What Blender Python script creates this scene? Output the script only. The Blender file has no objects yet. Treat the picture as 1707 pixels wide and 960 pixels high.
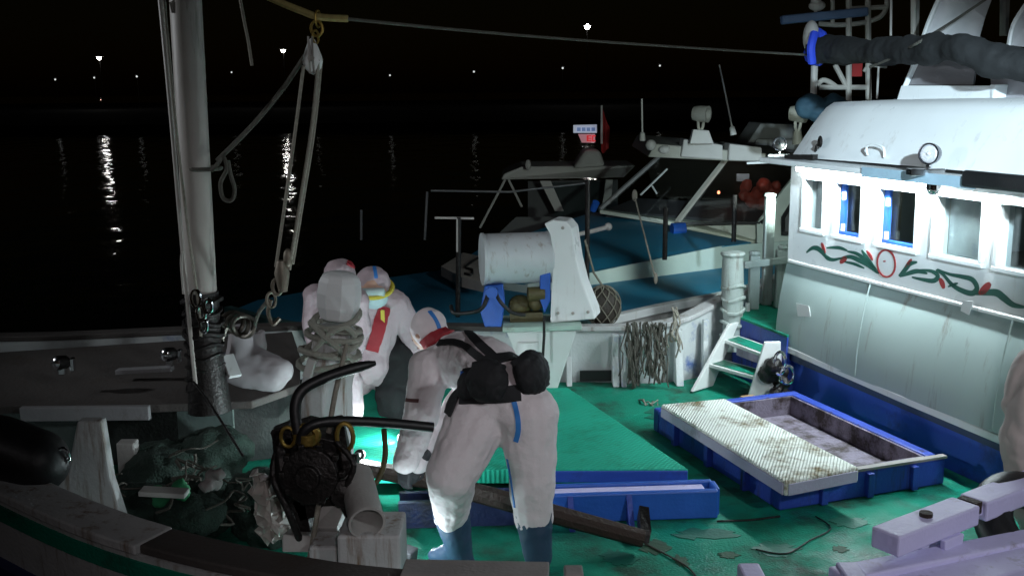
import bpy, bmesh, math, random
from mathutils import Vector, Matrix, Euler
from mathutils.bvhtree import BVHTree
from mathutils import noise as mnoise
random.seed(7)
R = math.radians
C = bpy.context.scene.collection
sc = bpy.context.scene

# ------------------------------------------------------------------ camera
FPX, PITCH, ROLL, CZ = 1750.0, R(10.7), R(0.5), 3.8
cam_d = bpy.data.cameras.new('camera')
cam_d.sensor_width = 36.0
cam_d.lens = FPX * 36.0 / 1707.0
cam_d.clip_start, cam_d.clip_end = 0.05, 3000
cam = bpy.data.objects.new('camera', cam_d)
C.objects.link(cam)
cam.matrix_world = Matrix.Translation((0, 0, CZ)) @ Matrix.Rotation(R(90) - PITCH, 4, 'X') @ Matrix.Rotation(-ROLL, 4, 'Z')
sc.camera = cam

# ------------------------------------------------------------------ night sky
w = bpy.data.worlds.new('World'); sc.world = w; w.use_nodes = True
nt = w.node_tree; bg = nt.nodes['Background']
sky = nt.nodes.new('ShaderNodeTexSky'); sky.sky_type = 'NISHITA'; sky.sun_disc = False
sky.sun_elevation = R(2); sky.sun_rotation = R(200)
nt.links.new(sky.outputs[0], bg.inputs[0]); bg.inputs[1].default_value = 0.0006

# ------------------------------------------------------------------ exposure
sc.view_settings.view_transform = 'Standard'; sc.view_settings.look = 'None'
sc.view_settings.exposure = 0.0; sc.view_settings.gamma = 1.0; sc.view_settings.use_curve_mapping = False
sc.cycles.use_denoising = True
sc.cycles.max_bounces = 6; sc.cycles.sample_clamp_indirect = 4.0
sc.cycles.use_light_tree = True

# ------------------------------------------------------------------ floodlights that stand out of frame (on the quay behind the camera), plus one added fill
def lamp(name, kind, loc, target, power, col, radius=0.1, spot=60, blend=0.5):
    d = bpy.data.lights.new(name, kind); d.energy = power; d.color = col
    o = bpy.data.objects.new(name, d); C.objects.link(o); o.location = loc
    if kind == 'SPOT':
        d.spot_size = R(spot); d.spot_blend = blend; d.shadow_soft_size = radius
        o.rotation_euler = (Vector(target) - Vector(loc)).to_track_quat('-Z', 'Y').to_euler()
    elif kind == 'POINT':
        d.shadow_soft_size = radius
    elif kind == 'AREA':
        d.size = radius
        o.rotation_euler = (Vector(target) - Vector(loc)).to_track_quat('-Z', 'Y').to_euler()
    return o
QUAY_FLOOD = lamp('quay_floodlight', 'SPOT', (1.9, -1.6, 5.6), (3.25, 8.1, 3.45), 8600, (0.68, 0.88, 1.0), 0.12, 17, 0.9)
QUAY_FILL = lamp('quay_work_light', 'SPOT', (4.3, -0.4, 5.9), (1.2, 8.6, 1.4), 720, (0.9, 0.96, 1.0), 0.22, 62, 1.0)
LEFT_FLOOD = lamp('pier_floodlight', 'SPOT', (-10.5, 7.2, 5.2), (-0.3, 8.5, 3.0), 1000, (0.9, 0.95, 1.0), 0.15, 40, 0.8)
LEFT_FILL = lamp('left_fill_light', 'SPOT', (-4.5, -2.0, 6.5), (-2.4, 6.6, 1.6), 42, (1.0, 0.96, 1.0), 0.3, 50, 1.0)  # added fill lamp that lifts the dark left foreground
VIDEO_LIGHT = lamp('video_light', 'SPOT', (0.25, -0.15, 4.05), (0.2, 7.0, 1.6), 150, (1.0, 0.92, 0.96), 0.06, 60, 1.0)

# ------------------------------------------------------------------ photo pixel -> place
def ray(px, py):
    x, y = px - 853.5, -(py - 480.0)
    c, s = math.cos(-ROLL), math.sin(-ROLL)
    x, y = c * x - s * y, s * x + c * y
    dx, dz = x / FPX, y / FPX
    cp, sp = math.cos(PITCH), math.sin(PITCH)
    return Vector((dx, cp + dz * sp, -sp + dz * cp))
CAMP = Vector((0, 0, CZ))
def P(px, py, z):
    d = ray(px, py); return CAMP + d * ((z - CZ) / d.z)
def Q(px, py, Y):
    d = ray(px, py); return CAMP + d * (Y / d.y)
def PL(px, py, p0, n):
    d = ray(px, py); n = Vector(n); return CAMP + d * ((Vector(p0) - CAMP).dot(n) / d.dot(n))
A_ = Vector((0.9415, 0.337, 0)); N_ = Vector((-0.337, 0.9415, 0)); UP = Vector((0, 0, 1))
def B(s, t, z):
    return A_ * s + N_ * t + UP * z
DZ = 1.05

# ------------------------------------------------------------------ materials
MATS = {}
def mat(name, col, rough=0.5, metal=0.0, var=0.25, scale=5.0, bump=0.15, dirt=None, damt=0.5, dscale=2.5, streak=False, bscale=40, spec=0.5, coat=0.0):
    if name in MATS: return MATS[name]
    m = bpy.data.materials.new(name); m.use_nodes = True
    n, l = m.node_tree.nodes, m.node_tree.links
    b = n['Principled BSDF']
    b.inputs['Roughness'].default_value = rough; b.inputs['Metallic'].default_value = metal
    b.inputs['Specular IOR Level'].default_value = spec
    b.inputs['Coat Weight'].default_value = coat
    tc = n.new('ShaderNodeTexCoord'); geo = tc.outputs['Object']
    nz = n.new('ShaderNodeTexNoise'); nz.inputs['Scale'].default_value = scale; nz.inputs['Detail'].default_value = 8
    l.new(geo, nz.inputs['Vector'])
    mx = n.new('ShaderNodeMix'); mx.data_type = 'RGBA'
    c = Vector(col)
    mx.inputs['A'].default_value = (*(c * (1 - var)), 1); mx.inputs['B'].default_value = (*(c * (1 + var * 0.6)), 1)
    l.new(nz.outputs['Fac'], mx.inputs['Factor'])
    out = mx.outputs['Result']
    if dirt:
        dn = n.new('ShaderNodeTexNoise'); dn.inputs['Scale'].default_value = dscale; dn.inputs['Detail'].default_value = 10; dn.inputs['Roughness'].default_value = 0.7
        if streak:
            mp = n.new('ShaderNodeMapping'); mp.inputs['Scale'].default_value = (3.5, 3.5, 0.35)
            l.new(geo, mp.inputs['Vector']); l.new(mp.outputs[0], dn.inputs['Vector'])
        else:
            l.new(geo, dn.inputs['Vector'])
        rp = n.new('ShaderNodeValToRGB'); t = 0.66 - 0.3 * damt
        rp.color_ramp.elements[0].position = t; rp.color_ramp.elements[1].position = min(1, t + 0.16)
        l.new(dn.outputs['Fac'], rp.inputs[0])
        m2 = n.new('ShaderNodeMix'); m2.data_type = 'RGBA'
        m2.inputs['B'].default_value = (*dirt, 1)
        l.new(rp.outputs['Color'], m2.inputs['Factor']); l.new(out, m2.inputs['A'])
        out = m2.outputs['Result']
    l.new(out, b.inputs['Base Color'])
    rr = n.new('ShaderNodeMapRange'); rr.inputs['To Min'].default_value = max(0.03, rough - 0.12); rr.inputs['To Max'].default_value = min(1, rough + 0.15)
    l.new(nz.outputs['Fac'], rr.inputs['Value']); l.new(rr.outputs[0], b.inputs['Roughness'])
    if bump:
        bn = n.new('ShaderNodeTexNoise'); bn.inputs['Scale'].default_value = bscale; bn.inputs['Detail'].default_value = 6
        l.new(geo, bn.inputs['Vector'])
        bp = n.new('ShaderNodeBump'); bp.inputs['Strength'].default_value = bump; bp.inputs['Distance'].default_value = 0.02
        l.new(bn.outputs['Fac'], bp.inputs['Height']); l.new(bp.outputs[0], b.inputs['Normal'])
    MATS[name] = m
    return m
def glow(name, col, strength):
    m = bpy.data.materials.new(name); m.use_nodes = True
    b = m.node_tree.nodes['Principled BSDF']
    b.inputs['Base Color'].default_value = (*col, 1)
    b.inputs['Emission Color'].default_value = (*col, 1); b.inputs['Emission Strength'].default_value = strength
    return m

# ------------------------------------------------------------------ mesh builder
class MB:
    def __init__(s): s.bm = bmesh.new()
    def face(s, vs):
        try: return s.bm.faces.new(vs)
        except ValueError: return None
    def poly(s, pts): return s.face([s.bm.verts.new(p) for p in pts]); 
    def prism(s, pts, vec):
        vec = Vector(vec); a = [s.bm.verts.new(p) for p in pts]; b = [s.bm.verts.new(Vector(p) + vec) for p in pts]
        s.face(a[::-1]); s.face(b); n = len(a)
        for i in range(n): s.face([a[i], a[(i + 1) % n], b[(i + 1) % n], b[i]])
        return s
    def box(s, c, size, x=(1, 0, 0), y=(0, 1, 0), z=(0, 0, 1)):
        c, x, y, z = Vector(c), Vector(x) * size[0] / 2, Vector(y) * size[1] / 2, Vector(z) * size[2] / 2
        return s.prism([c - x - y - z, c + x - y - z, c + x + y - z, c - x + y - z], z * 2)
    def bbox(s, c, size): return s.box(c, size, A_, N_, UP)
    def beam(s, p, q, w, h, up=UP):
        p, q = Vector(p), Vector(q); d = (q - p).normalized(); side = d.cross(Vector(up)).normalized(); u = side.cross(d)
        return s.box((p + q) / 2, ((q - p).length, w, h), d, side, u)
    def tube(s, pts, r, n=8, close=False, cap=True, flat=1.0):
        pts = [Vector(p) for p in pts]; m = len(pts)
        rs = r if isinstance(r, (list, tuple)) else [r] * m
        rings = []; up = None
        for i, p in enumerate(pts):
            if close: d = pts[(i + 1) % m] - pts[i - 1]
            else: d = pts[min(i + 1, m - 1)] - pts[max(i - 1, 0)]
            if d.length < 1e-9: d = Vector((0, 0, 1))
            d.normalize()
            if up is None:
                up = Vector((0, 0, 1)) if abs(d.z) < 0.9 else Vector((1, 0, 0))
            a = (up - d * up.dot(d))
            if a.length < 1e-6: a = d.orthogonal()
            a.normalize(); up = a; b = d.cross(a)
            rings.append([s.bm.verts.new(p + a * math.cos(2 * math.pi * k / n) * rs[i] + b * math.sin(2 * math.pi * k / n) * rs[i] * flat) for k in range(n)])
        for i in range(m if close else m - 1):
            A, Bq = rings[i], rings[(i + 1) % m]
            for k in range(n): s.face([A[k], A[(k + 1) % n], Bq[(k + 1) % n], Bq[k]])
        if cap and not close:
            s.face(rings[0][::-1]); s.face(rings[-1])
        return s
    def lathe(s, prof, o, ax, n=20, close=False):
        o, ax = Vector(o), Vector(ax).normalized(); a = ax.orthogonal().normalized(); b = ax.cross(a); rings = []
        for r, h in prof:
            rings.append([s.bm.verts.new(o + ax * h + (a * math.cos(2 * math.pi * k / n) + b * math.sin(2 * math.pi * k / n)) * max(r, 1e-4)) for k in range(n)])
        for i in range(len(rings) if close else len(rings) - 1):
            Aq, Bq = rings[i], rings[(i + 1) % len(rings)]
            for k in range(n): s.face([Aq[k], Aq[(k + 1) % n], Bq[(k + 1) % n], Bq[k]])
        if not close: s.face(rings[0][::-1]); s.face(rings[-1])
        return s
    def ball(s, c, r, n=14, sc3=(1, 1, 1), rot=None):
        mm = Matrix.Translation(Vector(c)) @ (rot.to_4x4() if rot else Matrix()) @ Matrix.Diagonal((r * sc3[0], r * sc3[1], r * sc3[2], 1))
        bmesh.ops.create_uvsphere(s.bm, u_segments=n, v_segments=max(6, n // 2 + 2), radius=1, matrix=mm); return s
    def capsule(s, p, q, r1, r2, n=14):
        p, q = Vector(p), Vector(q); d = q - p
        if d.length < 1e-5: return s.ball(p, r1, n)
        L = d.length; prof = []
        for i in range(6): 
            t = math.pi / 2 * i / 5; prof.append((r1 * math.sin(t), -r1 * math.cos(t)))
        for i in range(6):
            t = math.pi / 2 * i / 5; prof.append((r2 * math.cos(t), L + r2 * math.sin(t)))
        return s.lathe(prof, p, d, n)
    def build(s, name, material, parent=None, smooth=False, bevel=0.0, origin=None, raw=False):
        bmesh.ops.recalc_face_normals(s.bm, faces=s.bm.faces[:])
        me = bpy.data.meshes.new(name)
        base = Vector((0, 0, 0))
        if parent is not None:
            q = parent
            while q is not None: base += q.location; q = q.parent
        elif origin is not None: base = Vector(origin)
        else:
            vs = [v.co for v in s.bm.verts]
            base = Vector((sum(v.x for v in vs) / len(vs), sum(v.y for v in vs) / len(vs), min(v.z for v in vs)))
        for v in s.bm.verts: v.co -= base
        s.bm.to_mesh(me); s.bm.free()
        ms = material if isinstance(material, (list, tuple)) else [material]
        for mm in ms: me.materials.append(mm)
        if smooth:
            for p in me.polygons: p.use_smooth = True
            me.set_sharp_from_angle(angle=R(42))
        o = bpy.data.objects.new(name, me); C.objects.link(o)
        if parent is None: o.location = base
        else: o.parent = parent
        if bevel:
            bv = o.modifiers.new('bevel', 'BEVEL'); bv.width = bevel; bv.segments = 2; bv.limit_method = 'ANGLE'; bv.angle_limit = R(40)
            bv.harden_normals = False
        return o
def tag(o, label=None, cat=None, group=None, kind=None):
    if label: o['label'] = label
    if cat: o['category'] = cat
    if group: o['group'] = group
    if kind: o['kind'] = kind
    return o
def empty(name, loc, label, cat, group=None):
    o = bpy.data.objects.new(name, None); C.objects.link(o); o.location = loc; o.empty_display_size = 0.1
    return tag(o, label, cat, group)
def copy_tree(o, parent=None):
    c = o.copy(); C.objects.link(c); c.parent = parent
    for ch in list(o.children): copy_tree(ch, c)
    return c
def spline(pts, k=6):
    pts = [Vector(p) for p in pts]; out = []
    for i in range(len(pts) - 1):
        p0, p1, p2, p3 = pts[max(i - 1, 0)], pts[i], pts[i + 1], pts[min(i + 2, len(pts) - 1)]
        for j in range(k):
            t = j / k
            out.append(0.5 * ((2 * p1) + (p2 - p0) * t + (2 * p0 - 5 * p1 + 4 * p2 - p3) * t * t + (3 * p1 - p0 - 3 * p2 + p3) * t ** 3))
    out.append(pts[-1]); return out
def jit(v, a): return Vector(v) + Vector((random.uniform(-a, a), random.uniform(-a, a), random.uniform(-a, a)))
def remesh(o, vox=0.014, smooth=6, wr=0.0, wsize=0.1, creased=False):
    """melt the overlapping limbs of a figure into one continuous skin"""
    m = o.modifiers.new('r', 'REMESH'); m.mode = 'VOXEL'; m.voxel_size = vox; m.use_smooth_shade = True
    if smooth:
        m = o.modifiers.new('s', 'SMOOTH'); m.iterations = smooth; m.factor = 0.5
    if wr:
        tx = bpy.data.textures.new('folds', 'CLOUDS'); tx.noise_scale = wsize; tx.noise_depth = 3
        if creased: tx.noise_type = 'HARD_NOISE'; tx.noise_depth = 2
        m = o.modifiers.new('d', 'DISPLACE'); m.texture = tx; m.strength = wr; m.mid_level = 0.5; m.texture_coords = 'LOCAL'
    if creased:
        m = o.modifiers.new('s2', 'SMOOTH'); m.iterations = 2; m.factor = 0.5
    dg = bpy.context.evaluated_depsgraph_get()
    me = bpy.data.meshes.new_from_object(o.evaluated_get(dg))
    o.modifiers.clear(); old = o.data
    mats = [x for x in old.materials]; o.data = me
    me.materials.clear()
    for x in mats: me.materials.append(x)
    for p in me.polygons: p.use_smooth = True
    return o
def world_base(o):
    b = Vector((0, 0, 0))
    while o is not None: b += o.location; o = o.parent
    return b
def bvh_of(o):
    b = world_base(o)
    return BVHTree.FromPolygons([v.co + b for v in o.data.vertices], [tuple(p.vertices) for p in o.data.polygons])
def hit(bv, px, py):
    h = bv.ray_cast(CAMP, ray(px, py).normalized())
    return (h[0], h[1]) if h[0] is not None else (None, None)
def strap(bv, pix, width, mat_, name, parent, off=0.008, k=6):
    """a ribbon lying on a body: the listed points are dropped on the surface, the ribbon follows it"""
    pts = []
    for px, py in spline([Vector((a, b, 0)) for a, b in pix], k) and [(v.x, v.y) for v in spline([Vector((a, b, 0)) for a, b in pix], k)]:
        p, n = hit(bv, px, py)
        if p is not None:
            if pts and (p - pts[-1][0]).length > 0.3: continue
            pts.append((p, n))
    m = MB(); prev = None
    for i, (p, n) in enumerate(pts):
        a = pts[min(i + 1, len(pts) - 1)][0] - pts[max(i - 1, 0)][0]
        if a.length < 1e-6: continue
        side = a.normalized().cross(n).normalized() * width / 2
        q = []
        for f in (-1, -0.4, 0.4, 1):
            c = p + side * f
            h = bv.find_nearest(c)
            q.append(m.bm.verts.new(h[0] + h[1] * off))
        for f in (1, -1):
            c = p + side * f; h = bv.find_nearest(c); q.append(m.bm.verts.new(h[0] - h[1] * 0.002))
        if prev:
            for j in range(6): m.face([prev[j], prev[(j + 1) % 6], q[(j + 1) % 6], q[j]])
        else: m.face(q[::-1])
        prev = q
    if prev: m.face(prev)
    return m.build(name, mat_, parent, smooth=True)
# ------------------------------------------------------------------ the materials of the place
white = mat('white_paint', (0.72, 0.74, 0.73), 0.42, var=0.1, bump=0.05, dirt=(0.32, 0.27, 0.2), damt=0.18, dscale=3, streak=True)
white_clean = mat('white_gelcoat', (0.78, 0.8, 0.8), 0.3, var=0.05, bump=0.03, dirt=(0.55, 0.53, 0.5), damt=0.25, dscale=2, streak=True, bscale=12)
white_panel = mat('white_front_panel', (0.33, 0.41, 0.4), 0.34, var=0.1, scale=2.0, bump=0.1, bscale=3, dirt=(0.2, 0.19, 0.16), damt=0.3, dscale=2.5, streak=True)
white_worn = mat('worn_white_paint', (0.55, 0.56, 0.56), 0.6, var=0.25, bump=0.25, dirt=(0.2, 0.13, 0.08), damt=0.45, dscale=4, streak=True)
bulw = mat('bulwark_paint', (0.62, 0.66, 0.66), 0.5, var=0.2, bump=0.2, dirt=(0.08, 0.15, 0.4), damt=0.3, dscale=3.2)
lilac = mat('lilac_white_paint', (0.62, 0.58, 0.86), 0.5, var=0.12, bump=0.2, dirt=(0.25, 0.2, 0.25), damt=0.3, dscale=5)
green_deck = mat('green_deck_paint', (0.008, 0.25, 0.16), 0.7, spec=0.25, var=0.35, scale=3, bump=0.3, bscale=60, dirt=(0.022, 0.075, 0.05), damt=0.62, dscale=2.2)
blue = mat('blue_paint', (0.025, 0.06, 0.36), 0.42, var=0.3, bump=0.2, dirt=(0.03, 0.02, 0.02), damt=0.35, dscale=3.5, streak=True)
blue_plinth = mat('plinth_blue_paint', (0.025, 0.085, 0.46), 0.5, var=0.35, scale=2, bump=0.12, dirt=(0.02, 0.03, 0.1), damt=0.35, dscale=2)
navy = mat('navy_deck_paint', (0.02, 0.2, 0.34), 0.55, var=0.2, scale=3, bump=0.15)
grey = mat('grey_paint', (0.3, 0.3, 0.31), 0.55, var=0.2, bump=0.15, dirt=(0.12, 0.1, 0.08), damt=0.4)
brown = mat('bulwark_brown_grey', (0.085, 0.075, 0.07), 0.7, var=0.25, bump=0.3, dirt=(0.06, 0.045, 0.035), damt=0.4)
rust = mat('rusty_steel', (0.04, 0.024, 0.018), 0.75, metal=0.2, var=0.5, scale=14, bump=0.5)
black_rubber = mat('black_rubber', (0.012, 0.012, 0.013), 0.45, var=0.3, bump=0.1)
dark_iron = mat('dark_greased_iron', (0.03, 0.027, 0.026), 0.4, metal=0.6, var=0.5, scale=10, bump=0.4)
dark_fabric = mat('black_tarp', (0.007, 0.008, 0.009), 0.85, var=0.3, bump=0.4, bscale=20)
steel = mat('steel_pole', (0.4, 0.37, 0.34), 0.5, metal=0.0, var=0.3, scale=3, bump=0.06, dirt=(0.06, 0.05, 0.045), damt=0.4, dscale=2.5, streak=True)
chrome = mat('chrome', (0.85, 0.86, 0.88), 0.12, metal=1.0, var=0.1, bump=0)
brass = mat('tarnished_brass', (0.35, 0.24, 0.06), 0.4, metal=0.8, var=0.4, bump=0.2)
rope_m = mat('weathered_rope', (0.32, 0.3, 0.25), 0.9, var=0.35, scale=40, bump=0.6, bscale=120)
rope_dark = mat('dirty_rope', (0.09, 0.085, 0.07), 0.9, var=0.4, scale=40, bump=0.6, bscale=120)
rope_yellow = mat('old_yellow_rope', (0.4, 0.32, 0.12), 0.9, var=0.35, scale=30, bump=0.6, bscale=120)
plank = mat('grey_weathered_wood', (0.3, 0.28, 0.27), 0.8, var=0.3, scale=8, bump=0.3)
coverall_m = mat('white_coverall_fabric', (0.74, 0.66, 0.68), 0.75, var=0.08, scale=4, bump=0.45, bscale=22)
red_vest = mat('red_life_vest', (0.3, 0.015, 0.025), 0.7, var=0.25, bump=0.2)
tape_blue = mat('blue_seam_tape', (0.04, 0.22, 0.62), 0.5, var=0.1, bump=0.05)
black_web = mat('black_webbing', (0.01, 0.01, 0.012), 0.75, var=0.3, bump=0.2)
boot_m = mat('dark_blue_rubber_boot', (0.03, 0.06, 0.11), 0.45, var=0.25, bump=0.08)
skin_m = mat('skin', (0.5, 0.3, 0.22), 0.55, var=0.1, bump=0.05)
glove_m = mat('dark_glove', (0.03, 0.03, 0.035), 0.7, var=0.2, bump=0.2)
yellow = mat('yellow_strap', (0.6, 0.5, 0.05), 0.6, var=0.1)
mask_m = mat('pale_blue_mask', (0.5, 0.68, 0.72), 0.8, var=0.08)
blue_bright = mat('bright_blue_paint', (0.02, 0.11, 0.5), 0.45, var=0.25, bump=0.15)
olive = mat('olive_hydraulics', (0.09, 0.075, 0.025), 0.55, var=0.4, scale=12, bump=0.3)
net_m = mat('fishing_net', (0.2, 0.19, 0.15), 0.9, var=0.3, bump=0.3)
netpile = mat('dark_green_net', (0.015, 0.035, 0.025), 0.85, var=0.5, scale=20, bump=0.8, bscale=70)
tarp_grey = mat('grey_tarpaulin', (0.33, 0.31, 0.32), 0.75, var=0.12, bump=0.3, bscale=9)
far_white = mat('far_boat_white', (0.55, 0.53, 0.5), 0.5, var=0.15, bump=0.1)
dull_white = mat('dull_white', (0.45, 0.44, 0.42), 0.6, var=0.2, bump=0.2)
red_cloth = mat('red_cloth', (0.35, 0.02, 0.02), 0.8, var=0.2)
concrete = mat('quay_concrete', (0.2, 0.2, 0.19), 0.9, var=0.3, scale=0.6, bump=0.3)
scroll_g = mat('scroll_green_paint', (0.02, 0.1, 0.075), 0.5, var=0.2, bump=0)
scroll_r = mat('scroll_red_paint', (0.35, 0.04, 0.04), 0.5, var=0.2, bump=0)
brown_tape = mat('brown_scuff', (0.12, 0.05, 0.05), 0.8)

def wet(m, dry, damp, scale):
    """patches of the surface are wet and shine"""
    n, l = m.node_tree.nodes, m.node_tree.links; b = n['Principled BSDF']
    tc = [x for x in n if x.type == 'TEX_COORD'][0]
    z = n.new('ShaderNodeTexNoise'); z.inputs['Scale'].default_value = scale; z.inputs['Detail'].default_value = 7; l.new(tc.outputs['Object'], z.inputs['Vector'])
    r = n.new('ShaderNodeMapRange'); r.inputs['From Min'].default_value = .48; r.inputs['From Max'].default_value = .58; r.inputs['To Min'].default_value = dry; r.inputs['To Max'].default_value = damp
    l.new(z.outputs['Fac'], r.inputs['Value']); l.new(r.outputs[0], b.inputs['Roughness'])
wet(green_deck, .75, .3, 1.7)
drum_paint = mat('drum_paint', (0.6, 0.64, 0.66), 0.4, var=0.15, bump=0.08, dirt=(0.3, 0.25, 0.2), damt=0.35, dscale=4, streak=True)

def glass_mat():
    m = bpy.data.materials.new('dark_window_glass'); m.use_nodes = True
    n, l = m.node_tree.nodes, m.node_tree.links; b = n['Principled BSDF']
    b.inputs['Base Color'].default_value = (0.75, 0.8, 0.8, 1); b.inputs['Roughness'].default_value = 0.03
    tr = n.new('ShaderNodeBsdfTransparent'); tr.inputs[0].default_value = (0.86, 0.9, 0.9, 1)
    gl = n.new('ShaderNodeBsdfGlossy'); gl.inputs[0].default_value = (1, 1, 1, 1); gl.inputs['Roughness'].default_value = 0.04
    lw = n.new('ShaderNodeLayerWeight'); pw = n.new('ShaderNodeMath'); pw.operation = 'POWER'; pw.inputs[1].default_value = 4.0; l.new(lw.outputs['Facing'], pw.inputs[0]); fr = n.new('ShaderNodeMath'); fr.operation = 'MULTIPLY_ADD'; fr.inputs[1].default_value = 0.9; fr.inputs[2].default_value = 0.05; l.new(pw.outputs[0], fr.inputs[0])
    mx = n.new('ShaderNodeMixShader'); l.new(fr.outputs[0], mx.inputs[0]); l.new(tr.outputs[0], mx.inputs[1]); l.new(gl.outputs[0], mx.inputs[2])
    l.new(mx.outputs[0], n['Material Output'].inputs[0]); return m
glass = glass_mat()

def tread_mat(name, col, dirtc, pitch, damt, axis, bump=.7):
    """raised anti-slip ribs or studs on a hatch lid"""
    m = mat(name, col, 0.7, spec=0.25, var=0.12, bump=0.0, dirt=dirtc, damt=damt, dscale=3.5)
    n, l = m.node_tree.nodes, m.node_tree.links; b = n['Principled BSDF']
    tc = [x for x in n if x.type == 'TEX_COORD'][0]
    mp = n.new('ShaderNodeMapping'); mp.inputs['Rotation'].default_value = (0, 0, axis); l.new(tc.outputs['Object'], mp.inputs['Vector'])
    wv = n.new('ShaderNodeTexWave'); wv.inputs['Scale'].default_value = pitch; wv.bands_direction = 'X'; l.new(mp.outputs[0], wv.inputs['Vector'])
    w2 = n.new('ShaderNodeTexWave'); w2.inputs['Scale'].default_value = pitch * 0.8; w2.bands_direction = 'Y'; l.new(mp.outputs[0], w2.inputs['Vector'])
    mm = n.new('ShaderNodeMath'); mm.operation = 'MULTIPLY_ADD'; l.new(w2.outputs['Fac'], mm.inputs[0]); mm.inputs[1].default_value = 0.35; l.new(wv.outputs['Fac'], mm.inputs[2])
    bp = n.new('ShaderNodeBump'); bp.inputs['Strength'].default_value = bump; bp.inputs['Distance'].default_value = 0.012
    l.new(mm.outputs[0], bp.inputs['Height']); l.new(bp.outputs[0], b.inputs['Normal'])
    return m
lid_green = tread_mat('ribbed_green_lid', (0.012, 0.38, 0.25), (0.01, 0.26, 0.16), 11, 0.45, R(30), .3)
lid_white = tread_mat('studded_white_lid', (0.74, 0.78, 0.72), (0.17, 0.13, 0.06), 15, 0.5, R(20))
# ------------------------------------------------------------------ water, far shore, lamps on it
def water_mat():
    m = bpy.data.materials.new('harbour_water'); m.use_nodes = True
    n, l = m.node_tree.nodes, m.node_tree.links; b = n['Principled BSDF']
    b.inputs['Base Color'].default_value = (0.003, 0.005, 0.006, 1); b.inputs['Roughness'].default_value = 0.06
    b.inputs['IOR'].default_value = 1.33
    tc = n.new('ShaderNodeTexCoord'); mp = n.new('ShaderNodeMapping'); mp.inputs['Scale'].default_value = (1, 0.6, 1)
    l.new(tc.outputs['Object'], mp.inputs[0])
    a = n.new('ShaderNodeTexNoise'); a.inputs['Scale'].default_value = 0.45; a.inputs['Detail'].default_value = 4
    l.new(mp.outputs[0], a.inputs['Vector'])
    bp = n.new('ShaderNodeBump'); bp.inputs['Strength'].default_value = 0.3; bp.inputs['Distance'].default_value = 0.35
    l.new(a.outputs['Fac'], bp.inputs['Height']); l.new(bp.outputs[0], b.inputs['Normal'])
    return m
m = MB(); m.poly([(-900, -60, 0), (900, -60, 0), (900, 1200, 0), (-900, 1200, 0)])
tag(m.build('water', water_mat(), origin=(0, 0, 0)), kind='structure')
m = MB(); m.prism([(-420, 100, -1), (420, 108, -1), (420, 330, -1), (-420, 330, -1)], (0, 0, 1.7))
tag(m.build('far_quay_ground', mat('dark_asphalt', (.012, .012, .012), .9, scale=.5), origin=(0, 200, 0)), kind='structure')
lamp_glow = glow('far_lamp_glow', (1.0, 0.97, 0.92), 34)
lamp_glow_s = glow('small_lamp_glow', (0.95, 1.0, 1.0), 0.8)
big = [(165, 97, 'bright street lamp on the far quay, leftmost big one, above the water streak', 1.15),
       (472, 85, 'bright street lamp on the far quay between mast and pulley block', 1.1),
       (979, 45, 'tallest brightest street lamp on the far quay, its pole visible', 1.5)]
small = [(92, 133, 'faint far lamp at the left end of the distant row', .5), (157, 130, 'small far lamp just under the leftmost big street lamp', .5),
         (228, 128, 'small far lamp halfway between leftmost big lamp and mast', .55), (386, 121, 'small far lamp just right of the mast', .45),
         (650, 126, 'small far lamp in the dark right of the pulley block', .5), (790, 120, 'small far lamp above the white winch drum', .55),
         (938, 114, 'small far lamp just left of the tall lamp pole', .6), (1100, 110, 'small far lamp right of the tall lamp pole, under the long rope', .55),
         (527, 129, 'tiny far lamp peeping out directly below the pulley block', .35), (168, 167, 'dim reddish far light low under the leftmost big lamp', .22)]
def street_lamp(px, py, label, rad, Y, g, strength, group):
    p = Q(px, py, Y); gz = 0.7
    root = empty('street_lamp', (p.x, p.y, gz), label, 'street lamp', group)
    mm = MB(); mm.tube([(p.x, p.y + .3, gz), (p.x, p.y + .3, p.z + .3), (p.x, p.y - .15, p.z + .5)], [.1, .07, .05], 6)
    mm.build('pole', black_rubber, root)
    mm = MB(); mm.lathe([(.05, .45), (rad * .5 + .1, .35), (rad * .5 + .1, .18)], (p.x, p.y, p.z), UP, 10); mm.build('lamp_shade', grey, root)
    mm = MB(); mm.ball((p.x, p.y, p.z), rad * .34, 10); mm.build('bulb', g, root)
    if strength:
        o = lamp('far_lamp_light', 'POINT', (p.x, p.y - .9, p.z - 0.2), None, strength, (1, .97, .92), 0.5); 
    return root
for px, py, lb, rad in big: street_lamp(px, py, lb, rad, 205, lamp_glow, 12, 'big street lamps on the far quay')
for px, py, lb, rad in small: street_lamp(px, py, lb, rad, 215, lamp_glow_s if px != 168 else glow('red_dim', (1, .6, .5), 3), 0, 'small lamps along the far quay')
# ================================================================== the fishing boat
boat = empty('fishing_boat', (0, 6.5, 0), 'large fishing boat with green deck, white lit wheelhouse and blue hatch frames, nearest the viewer', 'fishing boat', None)
near = [(-6.2, 7.9, 1.95), (-4.4, 6.65, 1.85), (-2.91, 5.62, 1.72), (-1.89, 4.95, 1.65), (-0.99, 4.56, 1.62), (-0.3, 4.42, 1.6), (0.5, 4.28, 1.6), (1.5, 4.28, 1.6), (2.6, 4.75, 1.62), (5.5, 5.9, 1.65), (9, 7.2, 1.7)]
farb = [(-6.2, 8.1, 1.95), (-4.4, 8.75, 1.72), (-2.75, 9.15, 1.68), (-1.6, 9.55, 1.62), (-0.6, 9.75, 1.55), (0.5, 9.75, 1.53), (1.5, 9.72, 1.58), (2.25, 10.25, 1.75), (3.6, 11.2, 1.9), (7, 12.9, 1.9)]
nearV = spline(near, 5); farV = spline(farb, 5)
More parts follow.
